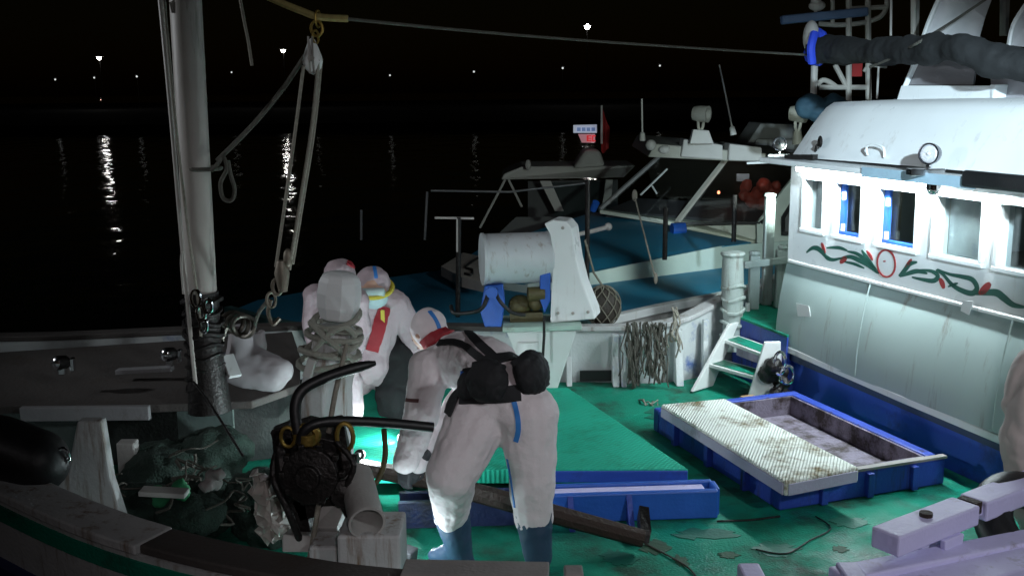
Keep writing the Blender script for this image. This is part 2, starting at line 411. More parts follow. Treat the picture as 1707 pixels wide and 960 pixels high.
# deck: one cambered sheet between the two bulwarks
m = MB()
loop = [m.bm.verts.new((p.x, p.y + .12, DZ)) for p in nearV] + [m.bm.verts.new((p.x, p.y - .06, DZ)) for p in reversed(farV)]
m.face(loop); deck = m.build('deck', green_deck, boat)
def bulwark(line, out, name, top_w, mt, zlow=None):
    """a wall with an inner and an outer skin that follows the sheer line"""
    m = MB(); prev = None
    for i, p in enumerate(line):
        a = line[min(i + 1, len(line) - 1)] - line[max(i - 1, 0)]; a.z = 0; a.normalize()
        o = Vector((-a.y, a.x, 0)) * out
        c = [p, p + o * top_w, Vector((p.x, p.y, 0.5)) + o * (top_w - .08), Vector((p.x, p.y, -0.3)) + o * (-.35), Vector((p.x, p.y, DZ - .05))]
        c = [m.bm.verts.new(q) for q in c]
        if prev:
            for j in range(5): m.face([prev[j], prev[(j + 1) % 5], c[(j + 1) % 5], c[j]])
        prev = c
    return m.build(name, mt, boat)
bul_far = bulwark(farV, 1, 'bulwark', .07, bulw)
bul_near = bulwark(nearV, -1, 'bulwark', .2, white_worn)
def capline(line, out, i0, i1, w, h, mt, name, dz=0.0, inset=.03):
    m = MB(); prev = None
    for i in range(i0, i1):
        p = line[i]; a = line[min(i + 1, len(line) - 1)] - line[max(i - 1, 0)]; a.z = 0; a.normalize(); o = Vector((-a.y, a.x, 0)) * out
        c = [p - o * inset + UP * (dz + .003), p + o * (w - inset) + UP * (dz + .003), p + o * (w - inset) + UP * (dz + h), p - o * inset + UP * (dz + h)]
        c = [m.bm.verts.new(q) for q in c]
        if prev:
            for j in range(4): m.face([prev[j], prev[(j + 1) % 4], c[(j + 1) % 4], c[j]])
        else: m.face(c)
        prev = c
    m.face(prev); return m.build(name, mt, boat, bevel=.01)
capline(farV, 1, 0, 24, .17, .05, brown, 'gunwale_rail')
capline(farV, 1, 23, len(farV), .15, .05, white_worn, 'gunwale_rail')
capline(nearV, -1, 16, 33, .22, .05, brown, 'gunwale_rail')
capline(nearV, -1, 33, len(nearV), .22, .05, lilac, 'gunwale_rail')
capline(nearV, -1, 0, 17, .25, .055, white_worn, 'gunwale_rail')
# green stripe and rubbing strake on the outside of the bow
def strake(i0, i1, drop, h, d, mt, name):
    m = MB(); prev = None
    for i in range(i0, i1):
        p = nearV[i]; a = nearV[i + 1] - nearV[i - 1] if 0 < i else nearV[1] - nearV[0]; a.z = 0; a.normalize(); o = Vector((a.y, -a.x, 0))
        c = [p + o * .15 - UP * drop, p + o * (.2 + d) - UP * drop, p + o * (.2 + d) - UP * (drop + h), p + o * .13 - UP * (drop + h)]
        c = [m.bm.verts.new(q) for q in c]
        if prev:
            for j in range(4): m.face([prev[j], prev[(j + 1) % 4], c[(j + 1) % 4], c[j]])
        prev = c
    return m.build(name, mt, boat)
strake(1, 21, .03, .085, .012, green_deck, 'stripe')
strake(1, 48, .36, .1, .04, mat('navy_stripe', (.02, .03, .12), .5), 'rubbing_strake')

# old rust and oil marks that have a shape of their own on the deck
def stain(px, py, rx, ry, mt, seed):
    rnd = random.Random(seed); c = P(px, py, DZ); m = MB(); n = 26
    m.prism([Vector((c.x + math.cos(2 * math.pi * k / n) * rx * rnd.uniform(.55, 1.15), c.y + math.sin(2 * math.pi * k / n) * ry * rnd.uniform(.5, 1.2), DZ + .002)) for k in range(n)], (0, 0, .002)); m.build('deck_stain', mt, boat)
rust_stain = mat('rust_stain', (.028, .085, .045), .7, var=.5, scale=14); oil_stain = mat('oil_stain', (.009, .13, .085), .5, var=.4, scale=10)
for k, (px, py, rx, ry, mt) in enumerate(((1092, 912, .1, .12, rust_stain), (1135, 935, .05, .09, rust_stain), (1290, 700 + 215, .16, .1, oil_stain), (1180, 890, .22, .1, oil_stain), (1420, 870, .14, .1, oil_stain), (1110, 690, .2, .2, oil_stain), (1215, 925, .07, .05, rust_stain), (1030, 930, .12, .12, oil_stain), (1400, 915, .06, .05, rust_stain))): stain(px, py, rx, ry, mt, k)
# ribs (stanchions) inside the far bulwark
for px, w_ in ((945, .05), (1022, .06), (1036, .05), (1128, .07), (1180, .05)):
    p = P(px, 645, DZ); b = min(farV, key=lambda q: abs(q.x - p.x))
    m = MB()
    pr = [Vector((p.x, b.y - .03, DZ + .002)), Vector((p.x, b.y - .03, b.z - .02)), Vector((p.x, b.y - .09, b.z - .02)), Vector((p.x, b.y - .1, b.z - .22)), Vector((p.x, b.y - .22, DZ + .002))]
    m.prism(pr, (w_, 0, 0)); m.build('bulwark_rib', bulw, boat, bevel=.006)
# a low scupper and stain in the bulwark foot
m = MB(); p = P(995, 646, DZ); m.box((p.x, 9.66, DZ + .07), (.3, .03, .1)); m.build('scupper', black_rubber, boat)

# foredeck platform on the left, with its pale front edge and panels with an added dark sheet below
fd = [P(-260, 690, 1.66), P(20, 676, 1.66), P(262, 674, 1.66), P(420, 668, 1.66), P(500, 640, 1.66), P(500, 592, 1.66)]
pl = [Vector((p.x, p.y, 1.6)) for p in fd] + [Vector((-2.0, 9.3, 1.6)), Vector((-2.8, 9.02, 1.6)), Vector((-4.4, 8.6, 1.6)), Vector((-5.4, 8.2, 1.6))]
m = MB(); m.prism(pl, (0, 0, .06)); m.build('foredeck', brown, boat, bevel=.01)
m = MB(); m.beam(P(45, 683, 1.63) - Vector((0, .09, 0)), P(255, 683, 1.63) - Vector((0, .06, 0)), .05, .1); m.build('foredeck_edge', grey, boat, bevel=.008)
m = MB()
a, b_ = P(-120, 700, 1.6), P(110, 700, 1.6); m.prism([a + Vector((0, .2, -.55)), b_ + Vector((0, .2, -.55)), b_ + Vector((0, .2, 0)), a + Vector((0, .2, 0))], (0, .04, 0)); m.build('foredeck_front', mat('grey_green_panel', (.12, .16, .15), .6, bump=.2), boat)
m = MB(); a, b_ = P(255, 700, 1.6), P(330, 700, 1.6); m.prism([a + Vector((0, .5, -.55)), b_ + Vector((.1, .5, -.55)), b_ + Vector((.1, .5, 0)), a + Vector((0, .5, 0))], (0, .04, 0))
m.build('foredeck_front', mat('grey_green_panel', (.12, .16, .15), .6, bump=.2), boat)
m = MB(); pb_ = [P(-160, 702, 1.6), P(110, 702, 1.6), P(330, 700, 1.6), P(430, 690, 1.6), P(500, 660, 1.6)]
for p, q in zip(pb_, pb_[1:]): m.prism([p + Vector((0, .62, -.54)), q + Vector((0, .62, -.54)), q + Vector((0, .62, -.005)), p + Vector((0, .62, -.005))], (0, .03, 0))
m.build('shade_sheet', mat('shade_sheet_dark', (.025, .032, .03), .7, bump=.3, dirt=(.01, .01, .01), damt=.5), boat)  # added dark sheet, paints the space below the foredeck as shade
# white bow post that stands on the near rail
m = MB(); m.prism([Q(x, y, 5.72) for x, y in ((128, 702), (168, 702), (184, 800), (206, 868), (110, 838), (70, 805), (112, 785))], (0, .09, 0)); m.build('bow_post', white_worn, boat, bevel=.015)
m = MB(); q = P(190, 640, 1.66)
m.box(P(215, 770, 1.35), (.12, .1, .3)); m.build('locker_post', dull_white, boat, bevel=.01)

# ------------------------------------------------------------------ raised side deck right of the steps
m = MB()
pr = [P(1222, 527, 1.62), P(1312, 562, 1.62), B(6.6, 7.9, 1.62), B(6.6, 9.6, 1.62), P(1245, 502, 1.62)]
m.prism([Vector((p.x, p.y, DZ)) for p in pr], (0, 0, .565)); m.build('side_deck_block', blue, boat)
m = MB(); m.prism([Vector((p.x, p.y, 1.618)) for p in pr], (0, 0, .02)); m.build('side_deck', green_deck, boat)

# ------------------------------------------------------------------ hatch with its blue coaming
def coaming(s0, s1, t0, t1, h, wt, mt, name, rim=None):
    m = MB()
    z = DZ + .004
    m.bbox(B((s0 + s1) / 2, t0 + wt / 2, z + h / 2), (s1 - s0, wt, h)); m.bbox(B((s0 + s1) / 2, t1 - wt / 2, z + h / 2), (s1 - s0, wt, h))
    m.bbox(B(s0 + wt / 2, (t0 + t1) / 2, z + h / 2), (wt, t1 - t0 - 2 * wt - .004, h)); m.bbox(B(s1 - wt / 2, (t0 + t1) / 2, z + h / 2), (wt, t1 - t0 - 2 * wt - .004, h))
    c = m.build(name, mt, boat, bevel=.012); return c
HS0, HS1, HT0, HT1, HH = 3.85, 5.2, 5.56, 7.36, .19
hc = coaming(HS0, HS1, HT0, HT1, HH, .09, blue, 'hatch_coaming')
for s, t in ((4.18, 5.545), (4.55, 5.545), (4.92, 5.545), (HS0 - .02, 5.95), (HS0 - .02, 6.45), (HS0 - .02, 6.95)):
    m = MB(); m.bbox(B(s, t, DZ + .095), (.05, .05, .17)); m.build('coaming_rib', blue, hc, bevel=.006)
m = MB()
m.bbox(B((HS0 + HS1) / 2, HT0 + .02, DZ + HH + .012), (HS1 - HS0 + .02, .05, .018)); m.build('coaming_rim', plank, hc)
m = MB()  # pale stained lining of the open hold
i0, i1, j0, j1 = HS0 + .095, HS1 - .095, HT0 + .095, HT1 - .095
for c, sz in ((B((i0 + i1) / 2, j1 - .01, DZ - .095), (i1 - i0, .02, .56)), (B(i1 - .01, (j0 + j1) / 2, DZ - .095), (.02, j1 - j0 - .05, .56)), (B(i0 + .01, (j0 + j1) / 2, DZ - .095), (.02, j1 - j0 - .05, .56)), (B((i0 + i1) / 2, j0 + .01, DZ - .095), (i1 - i0, .02, .56))): m.bbox(c, sz)
m.bbox(B((i0 + i1) / 2, (j0 + j1) / 2, DZ + .02), (i1 - i0 - .05, j1 - j0 - .05, .02))
m.build('hold_lining', mat('stained_hold_lining', (.22, .19, .25), .6, var=.4, bump=.35, dirt=(.03, .018, .016), damt=.75, dscale=5), hc)
m = MB(); m.bbox(B(4.75, 7.38, DZ + .14), (.12, .05, .1)); m.build('latch', mat('ochre_wood', (.3, .2, .1), .7), hc)

# second coaming under the ribbed green cover
m = MB()
c2a, c2b = P(655, 880, DZ), P(1195, 862, DZ)
d = (c2b - c2a).normalized(); nn = Vector((-d.y, d.x, 0))
m.beam(c2a + d * .9 + UP * .1, c2b + UP * .1, .05, .19); m.beam(c2a + d * .9 + nn * .17 + UP * .1, c2b + nn * .17 + UP * .1, .04, .19)
m.beam(c2b + nn * .085 - d * .02 + UP * .1, c2b + nn * .085 + d * .02 + UP * .1, .14, .19)
hc2 = m.build('hatch_coaming', blue_bright, boat, bevel=.01)
m = MB()
q0 = P(1000, 820, DZ + .19); q1 = P(1195, 812, DZ + .19)
m.beam(c2a + d * 1.05 + nn * .085 + UP * .16, c2b - d * .07 + nn * .085 + UP * .16, .12, .03); m.build('coaming_gutter', lilac, hc2)
m = MB(); m.beam(c2a + d * .04 + UP * .09, c2a + d * .896 + UP * .09, .05, .17); m.beam(c2a + d * .04 + nn * .17 + UP * .09, c2a + d * .896 + nn * .17 + UP * .09, .04, .17); m.build('coaming_end', mat('shaded_coaming_blue', (.012, .025, .1), .5, var=.4, bump=.3, dirt=(.01, .01, .012), damt=.5), hc2)  # darker blue paints the worker's shade on this part of the coaming
for k in (1.12, 1.5):
    m = MB(); q = c2a + d * k - nn * .027 + UP * .006; m.prism([q, q - nn * .14, q + UP * .18], d * .035); m.build('coaming_bracket', blue, hc2)

# ------------------------------------------------------------------ green cover, white lid (lie on the coamings: things of their own)
lidz = DZ + .21
corners = [P(570, 783, lidz), P(1148, 782, lidz), P(947, 646, lidz), P(600, 640, lidz)]
m = MB(); m.prism([Vector((p.x, p.y, lidz - .1)) for p in corners], (0, 0, .1))
cov = m.build('hatch_cover', lid_green, None, bevel=.008)
tag(cov, 'large ribbed light green hatch cover lying flat behind the bending worker', 'hatch cover')
m = MB(); m.beam(P(925, 793, lidz - .05), P(1146, 793, lidz - .05), .03, .085); m.build('edge_strip', blue_plinth, cov, bevel=.006)
m = MB(); cc = [P(1102, 674, DZ + .3), P(1310, 803, DZ + .3), P(1432, 779, DZ + .3), P(1208, 664, DZ + .3)]
m.prism([Vector((p.x, p.y, DZ + HH + .012)) for p in cc], (0, 0, .1))
wl = tag(m.build('hatch_cover', lid_white, None, bevel=.012), 'studded white hatch cover with brown stains, lying across the blue framed hold', 'hatch cover')
m = MB()
for i in range(4):
    a, b_ = cc[i], cc[(i + 1) % 4]; e = (b_ - a).normalized(); o = Vector((e.y, -e.x, 0)) * (.006)
    m.beam(Vector((a.x, a.y, DZ + HH + .055)) + o + e * .02, Vector((b_.x, b_.y, DZ + HH + .055)) + o - e * .02, .008, .075)
m.build('lid_side', mat('lid_side_lilac', (.4, .37, .5), .5, dirt=(.15, .12, .12), damt=.3), wl)

# ------------------------------------------------------------------ wheelhouse
wh = boat
WP0 = B(5.47, 7.87, 0); WN = -A_
def Wp(px, py, off=0.0): return PL(px, py, WP0 + WN * off, WN)
TL, TR = 7.93, 3.6            # far and near end of the front wall along t
ZB, ZS, ZT = 1.50, 2.55, 3.14  # wall foot, sill, eave
S0 = 5.47
m = MB()  # blue plinth
m.prism([B(S0 - .03, TL - .02, DZ + .003), B(S0 - .03, TR, DZ + .003), B(9, TR, DZ + .003), B(9, TL - .02, DZ + .003)], (0, 0, ZB - DZ - .01)); m.build('plinth', blue_plinth, wh)
m = MB(); m.prism([B(S0 - .1, TL + .06, ZB - .02), B(S0 - .14, 6.2, ZB - .05), B(S0 - .12, TR, ZB - .1), B(9, TR, ZB - .1), B(9, TL + .06, ZB - .02)], (0, 0, .06)); m.build('foot_moulding', white, wh, bevel=.01)
m = MB(); m.beam(B(S0 - .06, TL, ZB - .06), B(S0 - .06, TR, ZB - .14), .03, .06); m.build('foot_trim', mat('dark_blue_trim', (.03, .05, .1), .5), wh)
# lower front panel: leans out a little at the foot
m = MB()
rows = []
for k in range(13):
    t = TL + (TR - TL) * k / 12
    bow = .10 * math.sin(math.pi * min(1, max(0, (k - .5) / 11)))
    rows.append([m.bm.verts.new(B(S0 + (-.1 - bow * .4) * (1 - f * f), t, ZB + (2.26 - ZB) * f)) for f in (0, .15, .3, .45, .6, .75, .9, 1)] + [m.bm.verts.new(B(S0 + .1, t, 2.26)), m.bm.verts.new(B(S0 + .1, t, ZB))])
for a, b_ in zip(rows, rows[1:]):
    for j in range(10): m.face([a[j], b_[j], b_[(j + 1) % 10], a[(j + 1) % 10]])
m.face(rows[0]); m.face(rows[-1])
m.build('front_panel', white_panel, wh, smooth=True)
m = MB(); m.bbox(B(7.3, (TL + TR) / 2, ZB + .3), (3.2, .06, .02))
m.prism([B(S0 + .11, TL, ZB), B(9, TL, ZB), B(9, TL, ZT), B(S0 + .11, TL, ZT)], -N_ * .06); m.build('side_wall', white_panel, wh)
m = MB(); m.bbox(B(7.2, (TL + TR) / 2, ZT + .03), (3.5, TL - TR - .1, .04)); m.bbox(B(7.2, (TL + TR) / 2, ZB + .7), (3.2, TL - TR - .2, .03)); m.bbox(B(8.8, (TL + TR) / 2, 2.4), (.05, TL - TR - .2, 1.6)); m.build('inner_shell', mat('cabin_inside', (.22, .22, .2), .7), wh)
lamp('cabin_fill', 'POINT', tuple(B(7.4, 6.2, 2.95)), None, 5, (.85, .95, 1), .1)  # added interior fill that greys the panes, no fitted lamp
# ledge under the windows
m = MB(); m.prism([B(S0 - .03, TL - .04, 2.262), B(S0 - .045, TR, 2.262), B(S0 + .12, TR, 2.262), B(S0 + .12, TL, 2.262)], (0, 0, .028)); m.build('ledge', white, wh, bevel=.006)
# window wall with real openings: piers, sill band, head band
wins = [(1344, 1376, 305, 378), (1397, 1440, 305, 386), (1469, 1532, 311, 396), (1563, 1641, 326, 430), (1668, 1770, 345, 470), (1810, 1930, 350, 480)]
wt = []
for x0, x1, y0, y1 in wins:
    cx, cy = (x0 + x1) / 2, (y0 + y1) / 2
    a, b_ = Wp(x0, cy), Wp(x1, cy)
    wt.append((a.dot(N_), b_.dot(N_)))
ZW0, ZW1 = 2.59, 3.025
m = MB()
edges = [TL] + [v for p in wt for v in p] + [TR]
for k in range(0, len(edges), 2):
    t0, t1 = edges[k], edges[k + 1]
    if t0 > t1: m.bbox(B(S0 + .05, (t0 + t1) / 2, (ZW0 + ZW1) / 2), (.1, t0 - t1, ZW1 - ZW0))
m.bbox(B(S0 + .05, (TL + TR) / 2, (2.29 + ZW0) / 2), (.1, TL - TR, ZW0 - 2.29)); m.bbox(B(S0 + .05, (TL + TR) / 2, (ZW1 + ZT) / 2), (.1, TL - TR, ZT - ZW1))
bmesh.ops.remove_doubles(m.bm, verts=m.bm.verts[:], dist=.0005)
m.build('window_wall', white_clean, wh)
wl_ = ['narrow dark', 'blue edged', 'blue edged wide', 'pale lit', 'dark near', 'near']
for k, (t0, t1) in enumerate(wt):
    root = MB()
    f = .035
    tm, zm = (t0 + t1) / 2, (ZW0 + ZW1) / 2
    for c, sz in ((B(S0 - .012, tm, ZW0 - f / 2 + .006), (.05, t0 - t1 + 2 * f, f)), (B(S0 - .012, tm, ZW1 + f / 2 - .006), (.05, t0 - t1 + 2 * f, f)),
                  (B(S0 - .012, t0 + f / 2 - .006, zm), (.046, f, ZW1 - ZW0 - .01)), (B(S0 - .012, t1 - f / 2 + .006, zm), (.046, f, ZW1 - ZW0 - .01))): root.bbox(c, sz)
    wf = root.build('window', white_clean, wh, bevel=.006)
    m = MB(); m.bbox(B(S0 + .06, tm, zm), (.008, t0 - t1 - .004, ZW1 - ZW0 - .004)); m.build('window_pane', glass, wf)
    if k in (1, 2):
        m = MB(); m.bbox(B(S0 + .035, t0 - .032, zm), (.03, .055, ZW1 - ZW0 - .02)); m.bbox(B(S0 + .03, tm, ZW0 + .02), (.03, t0 - t1 - .01, .025))
        m.build('sliding_sash', blue_bright, wf)
        for dz in (.11, -.15): m = MB(); m.bbox(B(S0 + .012, t0 - .06, zm + dz), (.02, .03, .06)); m.build('catch', white, wf)
    if k in (1, 2):
        m = MB(); m.prism([B(S0 + .35, t1 + .02, ZW0 - .1), B(S0 + .35, t1 + .1, ZW0 - .1), B(S0 + .35, t1 + .14, ZW1), B(S0 + .35, t1, ZW1)], A_ * .03); m.build('curtain', mat('beige_curtain', (.4, .38, .3), .9), wf)
    if k == 3:
        m = MB(); cv = []
        m.prism([B(S0 + .1, t0 - .01, ZW0 + .005), B(S0 + .1, t1 + .01, ZW0 + .005), B(S0 + .1, t1 + .01, ZW1 - .005), B(S0 + .1, t0 - .01, ZW1 - .005)], A_ * .01); m.build('curtain', mat('pale_curtain', (.4, .42, .42), .35, var=.6, scale=4.5), wf)
# painted scroll on the band between ledge and sill
def scroll(pix, w, mt, name='scroll'):
    w = w * 1.9; m = MB(); pts = spline([Vector((a, b, 0)) for a, b in pix], 5); prev = None; n = len(pts)
    q3 = [Wp(p.x, p.y, .006) for p in pts]
    for i, p in enumerate(q3):
        a = (q3[min(i + 1, n - 1)] - q3[max(i - 1, 0)]).normalized(); sd = a.cross(WN) * w * (math.sin(math.pi * (i + .6) / (n + .2)) * .8 + .25)
        c = [m.bm.verts.new(p + sd), m.bm.verts.new(p - sd), m.bm.verts.new(p - sd - WN * .006), m.bm.verts.new(p + sd - WN * .006)]
        if prev:
            for j in range(4): m.face([prev[j], prev[(j + 1) % 4], c[(j + 1) % 4], c[j]])
        prev = c
    return m
orn = empty('scroll_ornament', tuple(Wp(1480, 440)), 'painted green and red scrollwork with round medallion below the wheelhouse windows', 'ornament')
for pix, w_ in ([[(1344, 421), (1353, 414), (1362, 414), (1370, 420), (1376, 427), (1386, 432)], .011], [[(1372, 411), (1376, 428), (1388, 433), (1402, 430)], .008], [[(1378, 413), (1398, 413), (1412, 418)], .007],
                [[(1398, 432), (1416, 428), (1432, 434), (1446, 442), (1462, 455)], .01], [[(1412, 419), (1430, 424), (1450, 440), (1464, 456)], .008], [[(1436, 417), (1446, 432), (1462, 453)], .009], [[(1405, 436), (1424, 440), (1440, 447)], .006],
                [[(1498, 460), (1508, 450), (1516, 440), (1528, 437)], .01], [[(1500, 461), (1516, 455), (1530, 452), (1545, 456)], .009], [[(1520, 462), (1538, 466), (1556, 468), (1563, 460), (1552, 452), (1530, 450)], .009],
                [[(1560, 450), (1572, 458), (1586, 474), (1602, 484), (1620, 489), (1628, 480), (1620, 466), (1602, 461), (1582, 457), (1562, 449)], .010], [[(1624, 490), (1640, 488), (1660, 488), (1672, 496), (1688, 508), (1707, 512)], .013], [[(1580, 478), (1590, 474), (1596, 472)], .005]):
    scroll(pix, w_, scroll_g).build('green_scroll', scroll_g, orn)
for pix, w_ in ([[(1369, 405), (1372, 413), (1375, 422)], .009], [[(1400, 438), (1406, 433), (1411, 428)], .012], [[(1444, 418), (1450, 426), (1454, 434)], .007], [[(1509, 445), (1515, 438), (1519, 432)], .007], [[(1566, 464), (1570, 472), (1573, 481)], .011], [[(1632, 490), (1642, 481), (1650, 472)], .014]):
    scroll(pix, w_, scroll_r).build('red_petal', scroll_r, orn)
mc = Wp(1480, 439, .0)
m = MB(); m.lathe([(.1, 0), (.1, .012), (.0, .014)], mc, WN, 28); m.build('medallion', white_clean, orn)
m = MB(); m.lathe([(.098, .012), (.112, .012), (.112, .02), (.098, .02)], mc, WN, 28, close=True); m.build('medallion_ring', scroll_r, orn)
m = MB(); m.tube([mc + WN * .016 + N_ * .03 + UP * .012, mc + WN * .016 + N_ * .01 + UP * .016], .006, 6); m.build('medallion_mark', scroll_r, orn)
for t_ in (6.75, 5.3):
    m = MB(); m.tube([B(S0 - .1 - .035 * math.sin(math.pi * min(1, (TL - t_) / 4)) + .1 * f * f - .006, t_, ZB + .02 + .74 * f) for f in (0, .2, .4, .6, .8, 1)], .006, 6); m.build('weld_seam', white_panel, wh)
# notices on the front panel
def on_panel(px, py): return PL(px, py, WP0 + WN * .085, WN)
for quad, nm in (([(1327, 505), (1348, 510), (1352, 532), (1330, 531)], 'sticker'), ([(1605, 500), (1622, 503), (1615, 525), (1601, 518)], 'sticker')):
    m = MB(); m.prism([on_panel(*q) for q in quad], -WN * .004 ); m.build(nm, white_clean, wh)

# visor over the windows
m = MB()
m.prism([B(S0 - .3, TL + .05, ZT + .012), B(S0 - .36, 6.6, ZT + .012), B(S0 - .32, TR, ZT + .012), B(S0 + .2, TR, ZT + .012), B(S0 + .2, TL + .05, ZT + .012)], (0, 0, .045)); m.build('visor', white_clean, wh, bevel=.01)
m = MB()
m.beam(B(S0 - .365, 6.5, ZT + .035), B(S0 - .338, 5.4, ZT + .035), .015, .075); m.build('visor_lip', mat('pale_blue_lip', (.35, .5, .6), .4), wh)
m = MB(); m.beam(B(S0 - .345, 5.5, ZT + .062), B(S0 - .33, TR, ZT + .062), .05, .11); m.build('visor_hose', black_rubber, wh, bevel=.02)
# light tube under the visor (a lit lamp in the photo)
tube_g = glow('eave_tube_glow', (.85, .97, 1.0), 26)
et = empty('tube_lamp', tuple(B(S0 - .12, 7.1, ZT - .05)), 'glaring white tube lamp under the far end of the wheelhouse visor', 'lamp')
m = MB(); m.beam(B(S0 - .08, 7.72, ZT - .03), B(S0 - .08, 6.05, ZT - .03), .05, .045); m.build('diffuser', tube_g, et, bevel=.012)
m = MB(); m.beam(B(S0 - .08, 7.8, ZT - .0), B(S0 - .08, 5.95, ZT - .0), .07, .018); m.build('housing', white, et)
for t_, e_ in ((7.35, 32), (6.6, 42), (5.75, 24), (5.0, 10)):
    ll = lamp('eave_light', 'AREA', tuple(B(S0 - .055, t_, ZT - .07)), tuple(B(S0 + .02, t_, 2.4)), e_, (.82, .96, 1.0), .3)
    ll.data.shape = 'RECTANGLE'; ll.data.size_y = .06; ll.data.size = .6

sl = empty('side_lamp', tuple(B(5.95, 8.12, 2.98)), 'lit deck lamp on the far side wall of the wheelhouse, above the bitts', 'lamp')
m = MB(); m.bbox(B(5.95, 8.03, 3.02), (.16, .14, .05)); m.build('bracket', white, sl)
m = MB(); m.bbox(B(5.95, 8.12, 3.0), (.14, .05, .08)); m.build('lens', glow('side_lamp_glow', (.8, 1, .95), 15), sl)
lamp('side_lamp_light', 'POINT', tuple(B(5.9, 8.25, 2.98)), None, 8, (.82, 1.0, .95), .06)
lamp('side_lamp_beam', 'SPOT', tuple(B(5.9, 8.25, 2.98)), (2.6, 15.0, 1.8), 430, (.82, 1.0, .95), .06, 70, .8)
# fairing and roof above the visor
m = MB()
fp = [(S0 - .1, ZT + .06), (S0 - .03, ZT + .2), (S0 + .04, ZT + .32), (S0 + .11, ZT + .42), (S0 + .16, ZT + .48), (S0 + .23, ZT + .525), (S0 + 2.6, ZT + .58), (S0 + 2.6, ZT + .06)]
ends = []
for k in range(11):
    f = k / 10
    t = TL + .0 + (TR - TL) * f
    inset = .22 * (1 - min(1, f * 6)); 
    ends.append([m.bm.verts.new(B(s + (.1 if k == 0 else 0) - .06 * math.sin(math.pi * f), t - (.0 if z < ZT + .1 else .22 * (z - ZT) * (1 if k == 0 else 0) ), z + .03 * math.sin(math.pi * f))) for s, z in fp])
for a, b_ in zip(ends, ends[1:]):
    for j in range(len(fp)): m.face([a[j], b_[j], b_[(j + 1) % len(fp)], a[(j + 1) % len(fp)]])
m.face(ends[0]); m.face(ends[-1]); m.build('roof_fairing', white_clean, wh, smooth=True)
# small fittings on the fairing
def Fp(px, py): return PL(px, py, B(S0 + .02, 6, ZT + .3), (A_ * -.85 + UP * .3))
m = MB(); a = Fp(1368, 252); m.tube([a + WN * .05, Fp(1376, 244) + WN * .09, Fp(1382, 238) + WN * .09], .012, 6); m.ball(Fp(1384, 236) + WN * .1, .05, 10, (.35, 1, 1)); m.build('mirror', dark_iron, wh)
m = MB(); m.beam(Fp(1335, 261) + WN * .14, Fp(1383, 261) + WN * .14, .05, .04); m.build('mirror_base', dark_iron, wh)
m = MB(); m.tube(spline([Fp(1464, 258) + WN * .1, Fp(1470, 244) + WN * .14, Fp(1484, 240) + WN * .14, Fp(1496, 246) + WN * .13, Fp(1492, 262) + WN * .1], 5), .009, 6); m.build('grab_handle', white, wh)
m = MB()
for q in ((1578, 216), (1658, 210), (1680, 243)): m.lathe([(.012, 0), (.012, .012), (.004, .014)], Fp(*q) + WN * .02, WN, 8)
m.build('bolt', dark_iron, wh)
# flybridge: slanted white frame with a grey screen behind
fb = S0 + .75
def Fb(px, py, off=0): return PL(px, py, B(fb + off, 6, 0), A_)
m = MB(); m.prism([Fb(1494, 168), Fb(1655, 170), Fb(1657, 143), Fb(1502, 143)], A_ * .06); m.prism([Fb(1494, 168), Fb(1507, 143), Fb(1545, 62), Fb(1537, 62)], A_ * .05); m.prism([Fb(1648, 170), Fb(1655, 170), Fb(1660, 141), Fb(1650, 141)], A_ * .3)
m.build('flybridge_frame', white_clean, wh, bevel=.008)
m = MB(); m.prism([Fb(1513, 142, .05), Fb(1622, 142, .05), Fb(1632, 62, .05), Fb(1540, 62, .05)], A_ * .02); m.build('flybridge_screen', mat('grey_screen', (.2, .19, .2), .4), wh)
m = MB(); m.prism([Fb(1655, 172, .12), Fb(1800, 176, .12), Fb(1800, 120, .12), Fb(1650, 120, .12)], A_ * .05); m.build('flybridge_wall', mat('grey_wall', (.3, .29, .31), .5), wh)

# bow bitts near the steps
# ------------------------------------------------------------------ boarding steps
st = empty('boarding_steps', tuple(P(1195, 668, DZ)), 'white boarding steps with green treads beside the wheelhouse', 'steps')
tl, tr = P(1225, 540, 1.6), P(1296, 572, 1.6)
bl, br = P(1150, 652, DZ + .02), P(1243, 670, DZ + .02)
for a, b_ in ((bl, tl), (br, tr)):
    h = Vector((b_.x - a.x, b_.y - a.y, 0)).normalized()
    m = MB(); m.prism([a, a + h * .3, b_ + UP * .02 + h * .02, b_ + UP * .02 - h * .12], h.cross(UP) * .035); m.build('side_board', white, st, bevel=.006)
for k, f in enumerate((.36, .72)):
    a, b_ = bl.lerp(tl, f), br.lerp(tr, f); h = Vector((tl.x - bl.x, tl.y - bl.y, 0)).normalized()
    a = a + h * .0; b_ = b_ - (b_ - a).normalized() * .03
    m = MB(); m.prism([a, b_, b_ + h * .24, a + h * .24], UP * .03); s_ = m.build('tread', white, st, bevel=.004)
    m = MB(); e = (b_ - a).normalized(); m.prism([a + e * .05 + h * .03 + UP * .032, b_ - e * .05 + h * .03 + UP * .032, b_ - e * .05 + h * .2 + UP * .032, a + e * .05 + h * .2 + UP * .032], UP * .004); m.build('tread_mat', green_deck, s_)
    m = MB(); m.prism([a + h * .22 - UP * .16, b_ + h * .22 - UP * .16, b_ + h * .22 - UP * .002, a + h * .22 - UP * .002], h * .02)
    if k: m.build('riser', mat('lilac_riser', (.35, .33, .42), .6, dirt=(.15, .12, .1), damt=.3), st)
    else: m.bm.free()
bitt_paint = mat('bitt_paint', (.36, .42, .4), .55, var=.2, bump=.25, dirt=(.15, .13, .1), damt=.4, dscale=5, streak=True)
